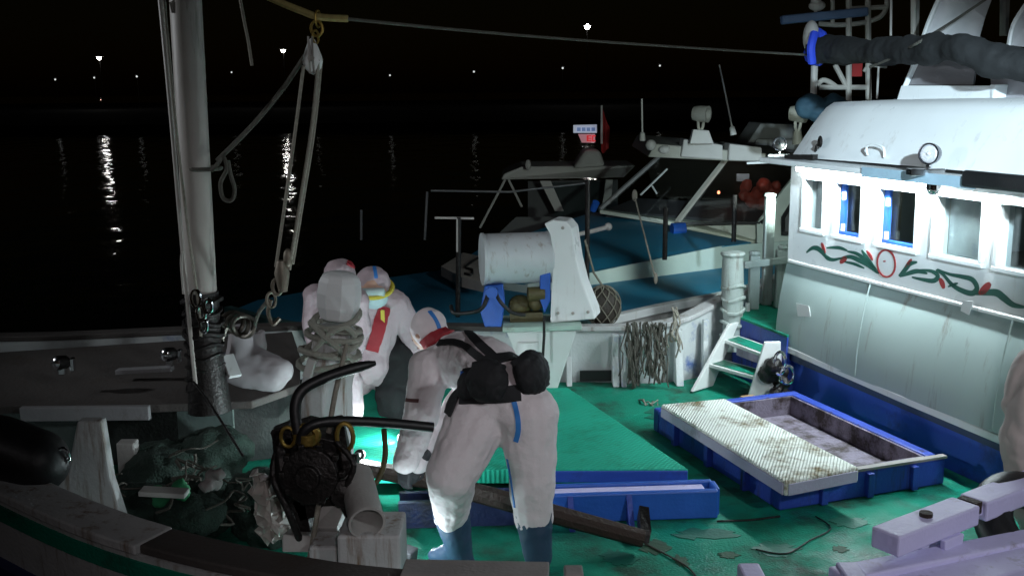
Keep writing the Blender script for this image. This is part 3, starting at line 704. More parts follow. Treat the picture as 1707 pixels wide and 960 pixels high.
# ------------------------------------------------------------------ white bitts at the break of the bulwark
def bitt(px0, px1, ytop, ybot, Y, label, name='mooring_bitt'):
    a, b_ = Q(px0, ybot, Y), Q(px1, ybot, Y); t0 = Q((px0 + px1) / 2, ytop, Y)
    w_ = (b_ - a).length; c = (a + b_) / 2
    m = MB(); m.box((c.x, Y, (c.z + t0.z) / 2), (w_, w_ * .9, t0.z - c.z)); m.box((c.x, Y, t0.z + .012), (w_ * 1.25, w_ * 1.15, .03))
    return tag(m.build(name, bitt_paint, None, bevel=.012), label, 'bitt', 'white bitts by the steps')
rg = empty('bitt_frame', tuple(Q(1270, 530, 10.3)), 'white frame of three bitt posts with a crossbar above the steps', 'bitts')
for px0, px1, yt, yb, Y in ((1246, 1263, 426, 536, 10.2), (1268, 1284, 330, 536, 10.4), (1290, 1314, 416, 528, 10.25)):
    a, b_ = Q(px0, yb, Y), Q(px1, yb, Y); t0 = Q((px0 + px1) / 2, yt, Y); c = (a + b_) / 2
    m = MB(); m.box((c.x, Y, (1.64 + t0.z) / 2), (b_.x - a.x, .09, t0.z - 1.64)); m.build('post', bitt_paint, rg, bevel=.01)
    m = MB(); m.lathe([(.05, 0), (.06, .02), (.05, .045)], (c.x, Y, t0.z), UP, 12); m.build('post_cap', bitt_paint, rg)
m = MB(); m.beam(Q(1240, 442, 10.15), Q(1318, 432, 10.2), .06, .07); m.build('crossbar', bitt_paint, rg, bevel=.008)
m = MB(); m.tube(spline([Q(1246, 505, 10.12), Q(1248, 528, 10.1), Q(1258, 534, 10.06)], 4), .022, 8); m.build('hook', white, rg)
a = Q(1221, 535, 9.9); t0 = Q(1222, 420, 9.9)
m = MB(); m.tube([(a.x, 9.9, 1.3), (a.x + .005, 9.9, 1.6), (a.x - .01, 9.9, 1.95), (t0.x, 9.9, t0.z - .05)], [.1, .095, .11, .1], 10); m.lathe([(.1, -.05), (.12, -.02), (.11, .0), (.03, .015)], (t0.x, 9.9, t0.z), UP, 12)
for k in range(5):
    z0 = 1.45 + k * .12; m.tube([(a.x + math.cos(q) * .108, 9.9 + math.sin(q) * .108, z0 + .02 * math.sin(q * 2 + k)) for q in [i * math.pi / 6 for i in range(12)]], .018, 6, close=True)
tag(m.build('mooring_bitt', bitt_paint, None, smooth=True), 'thick pale bitt wrapped in old rope at the bulwark end, left of the bitt frame', 'bitt')
# ------------------------------------------------------------------ net hauler with its drum
YW = 8.9
nh = empty('net_hauler', (Q(905, 540, YW).x, YW, DZ), 'white net hauler drum on a white pedestal with one tall flared side frame', 'net hauler')
a, b_ = Q(803, 432, YW), Q(918, 436, YW); ax = Vector((1, .16, 0)).normalized(); r = .225; Lh = (b_ - a).length
m = MB(); m.lathe([(.16, 0), (r, 0), (r, .02), (r * .965, .025), (r * .97, Lh - .03), (r, Lh - .02), (r, Lh), (.1, Lh)], a, ax, 36); m.build('drum', drum_paint, nh, smooth=True)
m = MB()
fr = [Q(908, 370, YW), Q(922, 364, YW), Q(944, 366, YW), Q(954, 378, YW), Q(962, 430, YW), Q(972, 470, YW), Q(990, 515, YW), Q(992, 527, YW), Q(918, 534, YW), Q(920, 470, YW), Q(924, 420, YW), Q(918, 388, YW)]
m.prism([p + Vector((-.01, -.12, 0)) for p in fr], (.07, .26, 0)); fo = m.build('side_frame', white_clean, nh, bevel=.012)
for px, py in ((930, 522), (955, 522), (980, 520), (938, 380)):
    m = MB(); m.lathe([(.014, 0), (.014, .01), (.006, .014)], Q(px, py, YW - .122) , (0, -1, 0), 8); m.build('bolt', steel, fo)
m = MB(); tb = [Q(838, 540, YW - .1), Q(968, 536, YW - .1)]
m.prism([tb[0] + Vector((0, -.15, 0)), tb[1] + Vector((0, -.15, 0)), tb[1] + Vector((0, .35, 0)), tb[0] + Vector((0, .35, 0))], (0, 0, -.04)); m.build('table', mat('greenish_table', (.4, .55, .48), .5, dirt=(.2, .2, .15), damt=.3), nh, bevel=.006)
m = MB(); z1 = tb[0].z - .042
m.prism([(tb[0].x + .03, YW - .2, z1), (tb[1].x - .04, YW - .2, z1), (tb[1].x - .26, YW - .1, DZ + .003), (tb[0].x + .3, YW - .1, DZ + .003)], (0, .32, 0)); m.build('pedestal', white, nh, bevel=.01)
m = MB(); m.lathe([(.1, 0), (.11, .2), (.1, .32)], Q(880, 600, YW - .15) - UP * .15, UP, 16); m.build('pipe', white, nh, smooth=True)
for pix, mt, nm in (([(808, 478), (838, 474), (842, 505), (836, 545), (808, 545), (800, 520)], blue_bright, 'bracket'), ([(900, 455), (918, 448), (918, 500), (908, 522), (900, 500)], blue_bright, 'bracket')):
    m = MB(); m.prism([Q(x, y, YW - .1) for x, y in pix], (0, .2, 0)); m.build(nm, mt, nh, bevel=.008)
m = MB(); m.ball(Q(868, 508, YW + .05), .1, 12, (1.1, .8, .9)); m.ball(Q(893, 505, YW), .07, 12); m.beam(Q(850, 530, YW), Q(905, 528, YW), .1, .1); m.lathe([(.06, 0), (.06, .14)], Q(880, 490, YW - .08), ax, 12); m.build('hydraulic_motor', olive, nh, smooth=True)
m = MB()
m.tube(spline([Q(814, 490, YW - .12), Q(805, 512, YW - .15), Q(790, 520, YW - .1), Q(758, 522, YW - .1), Q(752, 510, YW)], 6), .018, 8)
m.tube(spline([Q(826, 482, YW - .12), Q(832, 500, YW - .2), Q(852, 520, YW - .2), Q(875, 525, YW - .15)], 6), .016, 8)
m.build('hydraulic_hose', black_rubber, nh, smooth=True)
m = MB(); m.tube([Q(907, 528, YW - .3), Q(907, 560, YW - .3), Q(904, 612, YW - .3)], .012, 6); m.build('guide_rod', dark_iron, nh)
m = MB(); m.lathe([(.05, 0), (.05, .04)], Q(820, 487, YW - .18), (0, -1, 0), 12); m.build('valve_wheel', blue_bright, nh)
# ------------------------------------------------------------------ ropes on the bulwark
def hang(px, y0, y1, Y, n, spread, label, name, mt):
    m = MB()
    for k in range(n):
        x = px + random.uniform(-spread, spread); pts = []
        L = y1 - random.uniform(0, (y1 - y0) * .35)
        for j in range(8):
            f = j / 7; x += random.uniform(-5, 5); pts.append(Q(x, y0 + (L - y0) * f + random.uniform(-4, 4), Y - .05 * f + random.uniform(-.06, .0)))
        m.tube(spline(pts, 3), random.uniform(.004, .013), 5)
    return tag(m.build(name, mt, None, smooth=True), label, 'rope')
hang(1078, 540, 648, 9.5, 60, 33, 'dark frayed ropes and netting hanging over the inner bulwark between two ribs', 'rope_bundle', rope_dark)
hang(1122, 515, 600, 9.55, 7, 10, 'pale frayed rope end hanging on the bulwark rib nearest the steps', 'frayed_rope', rope_m)
# net fender ball
fc = Q(1005, 510, 10.0); m = MB(); m.ball(fc, .17, 18, (1, 1, 1.15)); fb_ = tag(m.build('net_fender', mat('dark_brown_float', (.04, .032, .025), .7, var=.4, bump=.4), None, smooth=True), 'brown ball fender in a diamond mesh net hanging above the bulwark', 'fender')
m = MB()
for sgn in (1, -1):
    for k in range(9):
        pts = []
        for j in range(13):
            f = j / 12; th = 2 * math.pi * k / 9 + sgn * f * 2.2; ph = math.pi * (.06 + .88 * f)
            pts.append(fc + Vector((math.sin(ph) * math.cos(th) * .178, math.sin(ph) * math.sin(th) * .178, math.cos(ph) * .205)))
        m.tube(pts, .006, 5)
m.tube([fc + UP * .19, Q(990, 455, 10.05), Q(975, 400, 10.1)], .012, 6); m.build('net', net_m, fb_)
m = MB()
for k in range(10): m.tube(spline([Q(985 + k * 7, 545, 9.85), Q(990 + k * 7 + random.uniform(-6, 6), 556, 9.8), Q(983 + k * 7, 568, 9.8)], 4), .007, 5)
for k in range(3): m.tube(spline([Q(980, 550 + k * 7, 9.83), Q(1010, 553 + k * 6, 9.78), Q(1050, 548 + k * 7, 9.83)], 4), .007, 5)
tag(m.build('net_edge', net_m, None), 'strip of knotted netting lying in the dark gap above the bulwark panel', 'net')

# ------------------------------------------------------------------ mast
YM = 6.9
mb, mt_ = Q(345, 655, YM), Q(306, -60, YM)
mast = empty('mast', (mb.x, mb.y, 1.66), 'tall leaning grey steel mast with dark greasy foot on the foredeck', 'mast')
m = MB(); m.tube([Vector((mb.x, YM, 1.66)), mb.lerp(mt_, .25), mb.lerp(mt_, .6), mt_], [.1, .1, .1, .1], 24); m.build('pole', steel, mast, smooth=True)
m = MB()
m.tube([Vector((mb.x + .02, YM - .02, 1.665)), mb.lerp(mt_, .12), mb.lerp(mt_, .25)], [.145, .115, .112], 16)
for k in range(9):
    z = k / 9 * .3 + .02; c = mb.lerp(mt_, z * .8); m.tube([c + Vector((math.cos(q) * .125, math.sin(q) * .125, .015 * math.sin(3 * q + k))) for q in [i * math.pi / 7 for i in range(14)]], random.uniform(.012, .022), 6, close=True)
m.build('greasy_wrap', dark_iron, mast, smooth=True)
m = MB(); c = Q(340, 281, YM); m.tube([Vector((c.x - .0 + math.cos(q) * .11, YM + math.sin(q) * .11, c.z)) for q in [i * math.pi / 8 for i in range(16)]], .014, 6, close=True); m.build('rope_collar', rope_dark, mast)
m = MB(); m.prism([Q(282, 5, YM - .09), Q(290, 0, YM - .09), Q(286, 22, YM - .09)], (0, .03, 0)); m.build('cleat', steel, mast)
def rope(pts, r, mt, label, name='rope', group=None, k=5, parent=None, cat='rope'):
    m = MB(); m.tube(spline(pts, k), r, 7); o = m.build(name, mt, parent, smooth=True)
    return tag(o, label, cat, group) if label else o
rope([Q(265, -20, YM - .2), Q(284, 180, YM - .18), Q(303, 400, YM - .15), Q(318, 560, YM - .13), Q(326, 640, YM - .14)], .014, steel, 'bright wire stay running down the left side of the mast', 'wire_stay', cat='wire')
rope([Q(272, -20, YM - .22), Q(292, 200, YM - .22), Q(313, 380, YM - .2), Q(330, 500, YM - .16), Q(335, 560, YM - .15)], .01, rope_m, 'thin tan halyard beside the wire stay, crossing the mast lower down')
rope([Q(304, 420, YM - .2), Q(302, 440, YM - .2), Q(306, 490, YM - .2)], .008, steel, 'short wire loop hanging left of the mast foot', 'wire_loop', cat='wire')
# shackles at the foot
m = MB()
for px, py, r_ in ((327, 497, .05), (336, 522, .045), (348, 510, .04), (340, 542, .04)):
    c = Q(px, py, YM - .16); m.tube([c + Vector((math.cos(q) * r_ * .6, -.01, math.sin(q) * r_ * 1.2)) for q in [i * math.pi / 6 for i in range(12)]], .011, 6, close=True)
tag(m.build('shackle_chain', chrome, None, smooth=True), 'shiny shackles linked together at the greasy mast foot', 'shackles')
# block and tackle
YB = 6.6
bk = empty('pulley_block', tuple(Q(521, 122, YB)), 'white teardrop pulley block hanging from a shackle on the yellow rope', 'pulley')
c = Q(521, 95, YB)
m = MB(); prof = [(.0, .115), (.02, .1), (.04, .05), (.058, 0), (.062, -.03), (.05, -.07), (.02, -.1), (0, -.11)]
m.lathe(prof, c, UP, 20)
for v in m.bm.verts: v.co.y = YB + (v.co.y - YB) * .7
m.build('cheek', mat('block_white', (.75, .76, .74), .35, var=.08, bump=.03), bk, smooth=True)
m = MB()
for dx in (-.012, .012): m.tube([c + Vector((dx, -.05, .12)), c + Vector((dx, -.055, 0)), c + Vector((dx, -.03, -.1))], .006, 6)
m.lathe([(.02, -.012), (.02, .012)], c - Vector((0, .05, .01)), (0, 1, 0), 10); m.build('strap', steel, bk)
def ring(m, c, rx, rz, r, tilt=0): m.tube([c + Vector((math.cos(q) * rx, math.cos(q) * tilt, math.sin(q) * rz)) for q in [i * math.pi / 8 for i in range(16)]], r, 7, close=True)
m = MB(); ring(m, Q(528, 48, YB), .035, .045, .009); ring(m, Q(526, 62, YB), .015, .04, .007, .02); ring(m, Q(530, 32, YB), .012, .05, .007, .02); m.build('shackle', brass, bk, smooth=True)
rope([Q(430, -12, YB), Q(470, 6, YB), Q(505, 20, YB), Q(532, 29, YB), Q(580, 32, YB)], .022, rope_yellow, 'thick yellowish rope at the top from which the pulley block hangs')
rope([Q(578, 32, YB), Q(760, 50, YB + .8), Q(950, 66, YB + 1.7), Q(1150, 80, YB + 2.6), Q(1345, 92, 10.2), Q(1420, 95, 10.6)], .011, rope_dark, 'long thin brownish rope crossing the night sky towards the furled tarp')
rope([Q(511, 90, YB), Q(470, 150, YB + .05), Q(420, 210, YB + .15), Q(362, 268, YM - .12)], .016, rope_dark, 'single rope slanting from the pulley block down to the mast')
rope([Q(506, 110, YB - .02), Q(492, 220, YB), Q(475, 340, YB), Q(460, 445, YB)], .011, rope_m, 'left fall rope running down from the pulley block')
rope([Q(531, 100, YB - .02), Q(520, 210, YB), Q(500, 340, YB), Q(482, 450, YB)], .012, rope_m, 'outer right fall rope running down from the pulley block')
rope([Q(536, 98, YB + .02), Q(524, 215, YB + .02), Q(505, 335, YB + .02), Q(488, 440, YB + .02)], .01, rope_m, 'inner twin of the right fall rope below the pulley block')
rope([Q(398, -15, YB), Q(406, 30, YB), Q(414, 70, YB), Q(420, 110, YB)], .01, rope_m, 'short loose rope end hanging in the dark right of the mast')
rope([Q(352, 285, YM - .13), Q(364, 272, YM - .15), Q(372, 262, YM - .16), Q(378, 282, YM - .15), Q(368, 305, YM - .14), Q(372, 330, YM - .13), Q(386, 334, YM - .13), Q(391, 316, YM - .13), Q(384, 290, YM - .14), Q(380, 268, YM - .15)], .014, rope_dark, 'looped rope tail tied off on the mast at the knot')
m = MB()
c = Q(470, 455, YB)
m.tube([c + Vector((.0, 0, .08)), c, c - UP * .12], [.03, .05, .03], 10); m.ball(Q(480, 430, YB), .045, 10, (.7, .7, 1.4)); ring(m, Q(462, 478, YB), .03, .05, .012); ring(m, Q(452, 500, YB), .025, .05, .01, .02); m.tube(spline([Q(452, 500, YB), Q(447, 520, YB), Q(455, 540, YB), Q(466, 530, YB)], 5), .014, 7)
tag(m.build('tackle_hook', mat('old_rusty_hook', (.22, .19, .15), .5, metal=.5, var=.4), None, smooth=True), 'rusty lower tackle block with hook at the foot of the fall ropes', 'hook')
rope([Q(448, 500, YB), Q(432, 520, YB + .1), Q(425, 540, YB + .2)], .014, rope_dark, 'chain-like rope tail left of the tackle hook')

# ------------------------------------------------------------------ left: foredeck gear
zt = 1.665
c = P(392, 640, zt)
cv = empty('canvas_hump', (c.x, c.y + .2, zt), 'grey canvas covered windlass on the foredeck beside the mast', 'covered windlass')
m = MB(); m.capsule(Q(400, 560, 7.3), Q(408, 610, 7.3), .09, .14); m.capsule(Q(415, 600, 7.3), Q(470, 618, 7.2), .12, .09); m.capsule(Q(395, 615, 7.25), Q(455, 632, 7.2), .12, .1)
m.prism([Q(425, 552, 7.35), Q(438, 553, 7.35), Q(440, 590, 7.35), Q(424, 580, 7.35)], (0, .1, 0))
o = m.build('canvas', tarp_grey, cv); remesh(o, .018, 8, .03, .12)
m = MB(); m.beam(Q(378, 592, 7.0), Q(392, 628, 6.9), .09, .03); tag(m.build('board', white, None, bevel=.005), 'short white board leaning against the canvas cover', 'board')
m = MB()
for k in range(3):
    c = Q(388 + k * 9, 538 + k * 3, 7.25 - k * .03); m.tube([c + Vector((math.cos(q) * (.075), .02 * math.sin(q * 2), math.sin(q) * .075)) for q in [i * math.pi / 9 for i in range(18)]], .017, 7, close=True)
m.tube(spline([Q(378, 545, 7.2), Q(372, 560, 7.2), Q(366, 585, 7.2), Q(360, 600, 7.15)], 5), .016, 7)
tag(m.build('wire_coil', mat('greasy_wire', (.14, .13, .11), .35, metal=.7, var=.5), None, smooth=True), 'dark greasy wire coil on top of the canvas cover', 'coil')
def chock(px, py, Y, label):
    c = Q(px, py, Y); root = empty('deck_light', tuple(c - UP * .06), label, 'deck lamp')
    m = MB(); m.lathe([(.035, -.05), (.05, -.03), (.055, .03), (.045, .05)], c, (-.5, -.85, .1), 16); m.build('housing', dark_iron, root, smooth=True)
    m = MB(); m.lathe([(.043, .04), (.046, .052), (.03, .065), (0, .07)], c, (-.5, -.85, .1), 16); m.build('lens', chrome, root, smooth=True)
    m = MB(); m.box(c - UP * .06, (.05, .06, .06)); m.box(c + Vector((.07, .02, -.02)), (.03, .05, .1)); m.build('bracket', chrome, root, bevel=.008)
chock(103, 604, 7.4, 'small chrome deck lamp glinting on the far rail at the left edge')
chock(283, 590, 7.7, 'small chrome deck lamp on the far rail close to the mast')
m = MB(); m.beam(Q(195, 619, 7.7), Q(288, 614, 7.7), .08, .035); tag(m.build('batten', grey, None, bevel=.004), 'pale batten lying along the far rail left of the mast', 'batten')
# long black fender at the left edge
m = MB(); a, b_ = Q(-60, 735, 5.5), Q(112, 778, 5.45); m.tube(spline([a, a.lerp(b_, .35) + UP * .02, a.lerp(b_, .75) - UP * .01, b_], 4), [.1] + [.17 - .0 * i for i in range(8)] + [.155, .135, .09, .04], 18)
fe = tag(m.build('rubber_fender', black_rubber, None, smooth=True), 'long black rubber fender lying across the bow at the left edge', 'fender')
m = MB(); ring(m, Q(104, 762, 5.44), .03, .05, .012, .01); m.build('end_ring', chrome, fe)
# dark nets heaped below the foredeck
m = MB()
for k in range(26):
    c = Vector((random.uniform(-2.5, -1.35), random.uniform(5.9, 7.0), DZ + random.uniform(.05, .3))); m.ball(c, random.uniform(.12, .24), 10, (1.2, 1, .7))
np_ = m.build('net_heap', netpile, None); remesh(np_, .03, 4, .09, .09); tag(np_, 'heap of dark green nets on the deck under the foredeck edge', 'nets')
m = MB()
for k in range(16):
    p = Vector((random.uniform(-2.4, -1.3), random.uniform(5.8, 6.6), DZ + random.uniform(.3, .5))); pts = [p]
    for j in range(5): pts.append(pts[-1] + Vector((random.uniform(-.14, .14), random.uniform(-.12, .12), random.uniform(-.08, .05))))
    m = MB(); m.tube(spline(pts, 3), random.uniform(.005, .012), 5); m.build('net_cord', rope_dark, np_)
def crumple(pix, Y, r, mt, label, name, cat):
    m = MB()
    for (x, y) in pix: m.ball(Q(x, y, Y + random.uniform(-.06, .06)), r * random.uniform(.7, 1.2), 10, (1, 1, 1.1))
    o = m.build(name, mt, None); remesh(o, .014, 3, .06, .05); return tag(o, label, cat)
crumple([(352, 795), (366, 790), (360, 805), (345, 808)], 5.6, .035, plank, 'small crumpled pale cloth on the dark nets', 'cloth', 'cloth')
m = MB(); g = {}
for i in range(15):
    for j in range(9):
        p = Q(418 + j * 6 + i * 1.5, 786 + i * 8, 5.35) + Vector((random.uniform(-.03, .03), random.uniform(-.1, .1), random.uniform(-.03, .03))); g[i, j] = m.bm.verts.new(p)
for i in range(14):
    for j in range(8): m.face([g[i, j], g[i + 1, j], g[i + 1, j + 1]]); m.face([g[i, j], g[i + 1, j + 1], g[i, j + 1]])
o = m.build('plastic_bag', mat('white_plastic_sheet', (.7, .66, .62), .3, bump=.2), None); sd = o.modifiers.new('t', 'SOLIDIFY'); sd.thickness = .006
tag(o, 'crumpled white plastic bag lit by the work lamp left of the winch', 'bag')
crumple([(262, 822), (280, 825), (300, 818), (270, 832)], 5.9, .05, mat('green_cloth', (.02, .2, .08), .8), 'small bright green rag between nets and near rail', 'rag', 'rag')
m = MB(); m.beam(Q(235, 818, 5.75), Q(312, 822, 5.75), .1, .03); tag(m.build('board', dull_white, None, bevel=.005), 'pale board lying over the green rag beside the nets', 'board')
# thin cable over the foredeck and standing thin pole in front
rope([Q(322, 636, 6.6), Q(345, 665, 6.5), Q(380, 720, 6.3), Q(405, 760, 6.1)], .009, dark_iron, 'thin dark cable dropping from the mast foot over the foredeck edge')
rope([Q(578, 575, 5.35), Q(560, 650, 5.2), Q(548, 720, 5.1), Q(530, 850, 4.95), Q(508, 975, 4.8)], .014, rope_m, 'taut grey line running down past the winch to the near rail')
# ------------------------------------------------------------------ big white post with ropes
YP = 6.1
pb = Q(545, 720, YP); tp = Q(566, 450, YP)
mp_ = empty('mooring_post', (pb.x, YP, DZ), 'stout white mooring post with rounded faceted head, wrapped in rope', 'mooring post')
m = MB(); m.tube([Vector((pb.x - .02, YP, DZ + .004)), Q(545, 640, YP), Q(556, 590, YP), Q(562, 545, YP)], [.17, .155, .14, .125], 8); m.build('post', white_worn, mp_, bevel=.01)
m = MB(); m.lathe([(.1, -.16), (.128, -.08), (.133, .0), (.125, .07), (.105, .11), (.05, .128), (0, .13)], Q(565, 488, YP), (tp - Q(560, 545, YP)), 9); m.build('head', white_clean, mp_, smooth=False, bevel=.015)
m = MB()
for k, (px, py, rr) in enumerate(((560, 530, .14), (559, 545, .145), (557, 558, .16), (556, 575, .16), (550, 588, .175), (548, 598, .18))):
    c = Q(px, py, YP); tx, ty = random.uniform(-.03, .03), random.uniform(-.04, .04)
    m.tube([c + Vector((math.cos(q) * rr, math.sin(q) * rr, tx * math.cos(q) + ty * math.sin(q))) for q in [i * math.pi / 9 for i in range(18)]], .019, 8, close=True)
m.tube(spline([Q(520, 590, YP - .15), Q(545, 560, YP - .2), Q(575, 545, YP - .18), Q(592, 560, YP - .12)], 5), .018, 8)
m.tube(spline([Q(520, 540, YP - .15), Q(540, 560, YP - .2), Q(570, 585, YP - .2), Q(590, 600, YP - .15)], 5), .018, 8)
tag(m.build('mooring_rope', mat('pale_old_rope', (.34, .34, .29), .9, scale=40, bump=.6, bscale=110), None, smooth=True), 'pale rope turns wound round the white mooring post', 'rope')
m = MB(); m.beam(Q(522, 598, YP - .18), Q(512, 628, YP - .2), .05, .1, (0, -1, 0)); m.build('wedge', dull_white, mp_, bevel=.006)
# ------------------------------------------------------------------ dark winch with hoses in the foreground
YF = 5.0
wn = empty('deck_winch', (Q(530, 800, YF).x, YF, DZ), 'dark greasy winch with brass fittings in the left foreground', 'winch')
m = MB()
m.prism([Q(462, 735, YF), Q(500, 722, YF), Q(560, 735, YF), Q(572, 790, YF), Q(565, 850, YF), Q(500, 870, YF), Q(470, 800, YF)], (0, .3, 0)); m.lathe([(.17, 0), (.2, .02), (.2, .06), (.12, .08), (.12, .3), (.2, .32), (.2, .36)], Q(462, 775, YF + .05), (1, .2, .1), 20); m.lathe([(.05, 0), (.05, .12)], Q(560, 775, YF + .25), (1, 0, .1), 14)
m.box(Q(520, 745, YF + .2), (.16, .12, .07)); m.prism([Q(450, 720, YF), Q(480, 708, YF), Q(500, 780, YF), Q(520, 900, YF), Q(490, 880, YF)], (0, .1, 0))
m.lathe([(.11, 0), (.14, .01), (.14, .05), (.06, .06), (.06, .09), (0, .09)], Q(520, 790, YF - .12), (-.1, -1, .1), 24); m.lathe([(.05, 0), (.07, .01), (.07, .04), (0, .05)], Q(575, 820, YF - .12), (.1, -1, .1), 16)
for k in range(10):
    q = 2 * math.pi * k / 10; m.box(Q(520, 790, YF - .15) + Vector((math.cos(q) * .145, 0, math.sin(q) * .145)), (.03, .04, .03))
m.tube(spline([Q(470, 730, YF - .05), Q(455, 790, YF - .1), Q(480, 850, YF - .12), Q(500, 900, YF - .1)], 5), .02, 8); m.tube(spline([Q(560, 735, YF - .1), Q(590, 775, YF - .14), Q(570, 830, YF - .14), Q(590, 880, YF - .1)], 5), .016, 8)
m.build('winch_body', dark_iron, wn, bevel=.01)
m = MB(); ring(m, Q(512, 725, YF - .1), .05, .045, .02); ring(m, Q(575, 728, YF - .1), .04, .07, .012); ring(m, Q(480, 728, YF - .1), .035, .05, .01); m.lathe([(.05, 0), (.05, .05)], Q(512, 738, YF - .1), UP, 14); m.build('brass_collar', brass, wn, smooth=True)
m = MB(); m.box(Q(605, 865, YF - .1) + UP * -.1, (.1, .1, .1)); m.build('footing', dark_iron, wn)
m = MB(); m.tube(spline([Q(497, 722, YF - .1), Q(492, 680, YF - .08), Q(504, 650, YF - .05), Q(540, 630, YF), Q(585, 615, YF + .05), Q(626, 605, YF + .1)], 6), [.028] * 26 + [.026, .023, .02, .015, .012], 12)
tag(m.build('rubber_hose', black_rubber, None, smooth=True), 'upper black rubber hose curving up from the winch in front of the white post', 'hose')
m = MB(); m.tube(spline([Q(500, 738, YF - .12), Q(510, 715, YF - .12), Q(540, 703, YF - .1), Q(600, 702, YF - .05), Q(660, 706, YF), Q(722, 712, YF + .05)], 6), .025, 12)
tag(m.build('rubber_hose', black_rubber, None, smooth=True), 'lower black rubber hose reaching right across the sleeve of the bending worker', 'hose')
m = MB(); m.tube(spline([Q(640, 715, YF + .1), Q(642, 760, YF + .1), Q(630, 800, YF + .05), Q(608, 815, YF)], 5), .014, 8); tag(m.build('steel_hook', olive, None, smooth=True), 'thin bent iron hook hanging beside the open white pipe', 'hook')
# open white pipe on a white box
YV = 4.75
m = MB(); pc = Q(612, 872, YV - .1); pax = Vector((-.25, .93, .22)).normalized()
m.lathe([(.076, 0), (.088, 0), (.09, .02), (.085, .05), (.083, .4), (.068, .4), (.07, .05)], pc, pax, 26, close=True); pp = tag(m.build('open_pipe', dull_white, None, smooth=True), 'short open-ended white pipe pointing at the viewer above the white box', 'pipe')
m = MB(); m.tube([pc + pax * .1 - UP * .09, pc + pax * .1 - UP * .16], .03, 8); m.build('pipe_foot', rust, pp)
m = MB(); c = Q(620, 925, YV); m.box((c.x, c.y + .05, 1.56), (.3, .3, .36)); m.box((c.x - .24, c.y + .12, 1.48), (.14, .2, .3)); tag(m.build('rail_box', white_worn, None, bevel=.015), 'worn white box fixed at the near rail under the open pipe', 'box')
# lilac pieces beside
m = MB(); m.prism([Q(560, 880, 4.9), Q(590, 810, 5.05), Q(550, 810, 5.05), Q(520, 880, 4.95)], (0, .05, -.05)); m.prism([Q(470, 890, 4.9), Q(560, 895, 4.9), Q(560, 920, 4.85), Q(470, 920, 4.85)], (0, .2, -.05)); tag(m.build('winch_stand', dull_white, None, bevel=.008), 'scuffed pale stand leaning against the dark winch', 'stand')
# ------------------------------------------------------------------ long dark beam on the deck
m = MB(); m.tube([Q(545, 768, 6.7), Q(720, 800, 6.45), P(900, 850, DZ + .27), P(1072, 897, DZ + .09)], [.055, .062, .06, .055], 9); bm_ = tag(m.build('iron_boom', rust, None, smooth=False), 'long dark rusty boom lying slantwise on the deck between the worker and the blue trough', 'boom')
m = MB(); m.prism([P(1062, 862, DZ + .1), P(1078, 865, DZ + .1), P(1082, 905, DZ + .02), P(1064, 905, DZ + .02)], (.02, .05, .06)); m.build('end_fork', dark_iron, bm_)
m = MB(); m.beam(P(690, 930, DZ + .05), P(560, 885, DZ + .12), .1, .1)
tag(m.build('timber', mat('dark_timber', (.03, .03, .035), .7), None, bevel=.01), 'dark timber on the deck behind the white box', 'timber')
rope([P(1075, 905, DZ + .01), P(1140, 940, DZ + .01), P(1160, 960, DZ + .01)], .006, rope_dark, 'thin brown line trailing from the boom end over the deck')
rope([P(1260, 915, DZ + .01), P(1310, 922, DZ + .01), P(1350, 900, DZ + .01), P(1385, 880, DZ + .01), P(1360, 860, DZ + .01)], .005, dark_iron, 'thin dark cord curled on the green deck in front of the hatch')
rope([P(1195, 868, DZ + .01), P(1250, 866, DZ + .01), P(1300, 860, DZ + .01)], .007, dark_iron, 'dark cord on the deck between the blue trough and the hatch corner')
for px, py in ((1074, 662), (1080, 668)):
    pass
m = MB()
for k in range(5): m.tube([jit(P(1065 + k * 6, 664 + k * 3, DZ + .01), .02), jit(P(1070 + k * 6, 668, DZ + .03), .02), jit(P(1075 + k * 5, 674, DZ + .01), .02)], .006, 5)
tag(m.build('rope_scrap', rope_m, None), 'pale scrap of twine on the green deck left of the white lid', 'twine')
# gear heap between steps and hatch
m = MB()
for k in range(14): m.ball(Q(1290 + random.uniform(-12, 22), 640 + random.uniform(-38, 25), 8.9 + random.uniform(-.1, .1)), random.uniform(.04, .09), 10)
gh = m.build('gear_heap', dark_iron, None); remesh(gh, .018, 2, .03, .04); tag(gh, 'dark heap of hoses and metal fittings at the corner of steps and wheelhouse', 'fittings')
m = MB(); ring(m, Q(1300, 605, 8.75), .05, .1, .014); ring(m, Q(1312, 625, 8.75), .06, .08, .014); m.ball(Q(1302, 634, 8.72), .02, 8); m.build('pipe_bend', chrome, gh)
# ------------------------------------------------------------------ lilac near rail on the right
rr_ = empty('rail_beam', tuple(P(1560, 930, 1.65)), 'pale lilac timber beam on a gusset post over the near rail, lower right', 'beam')
m = MB()
a, b_ = P(1475, 903, 1.78), P(1760, 792, 1.78); d = (b_ - a).normalized(); nn = Vector((-d.y, d.x, 0))
m.beam(a, a + d * .62, .15, .1); m.beam(a + d * .68, b_, .15, .1); m.beam(a + d * .5, b_, .1, .05, (0, 0, 1))
m.build('top_beam', lilac, rr_, bevel=.01)
m = MB(); q = a + d * .28 - UP * .05; m.prism([q, q + d * .28, q + d * .2 - UP * .14, q + d * .02 - UP * .14], nn * .05); m.prism([q + d * .05 - nn * .06, q + d * .2 - nn * .06, q + d * .18 - UP * .16 - nn * .06, q + d * .06 - UP * .16 - nn * .06], -nn * .03); m.build('gusset', lilac, rr_, bevel=.006)
m = MB(); m.lathe([(.03, 0), (.03, .02)], a + d * .3 + UP * .05, UP, 10); m.box(a + d * .65 + UP * .02, (.05, .1, .06), d, nn); m.build('bolt', rust, rr_)
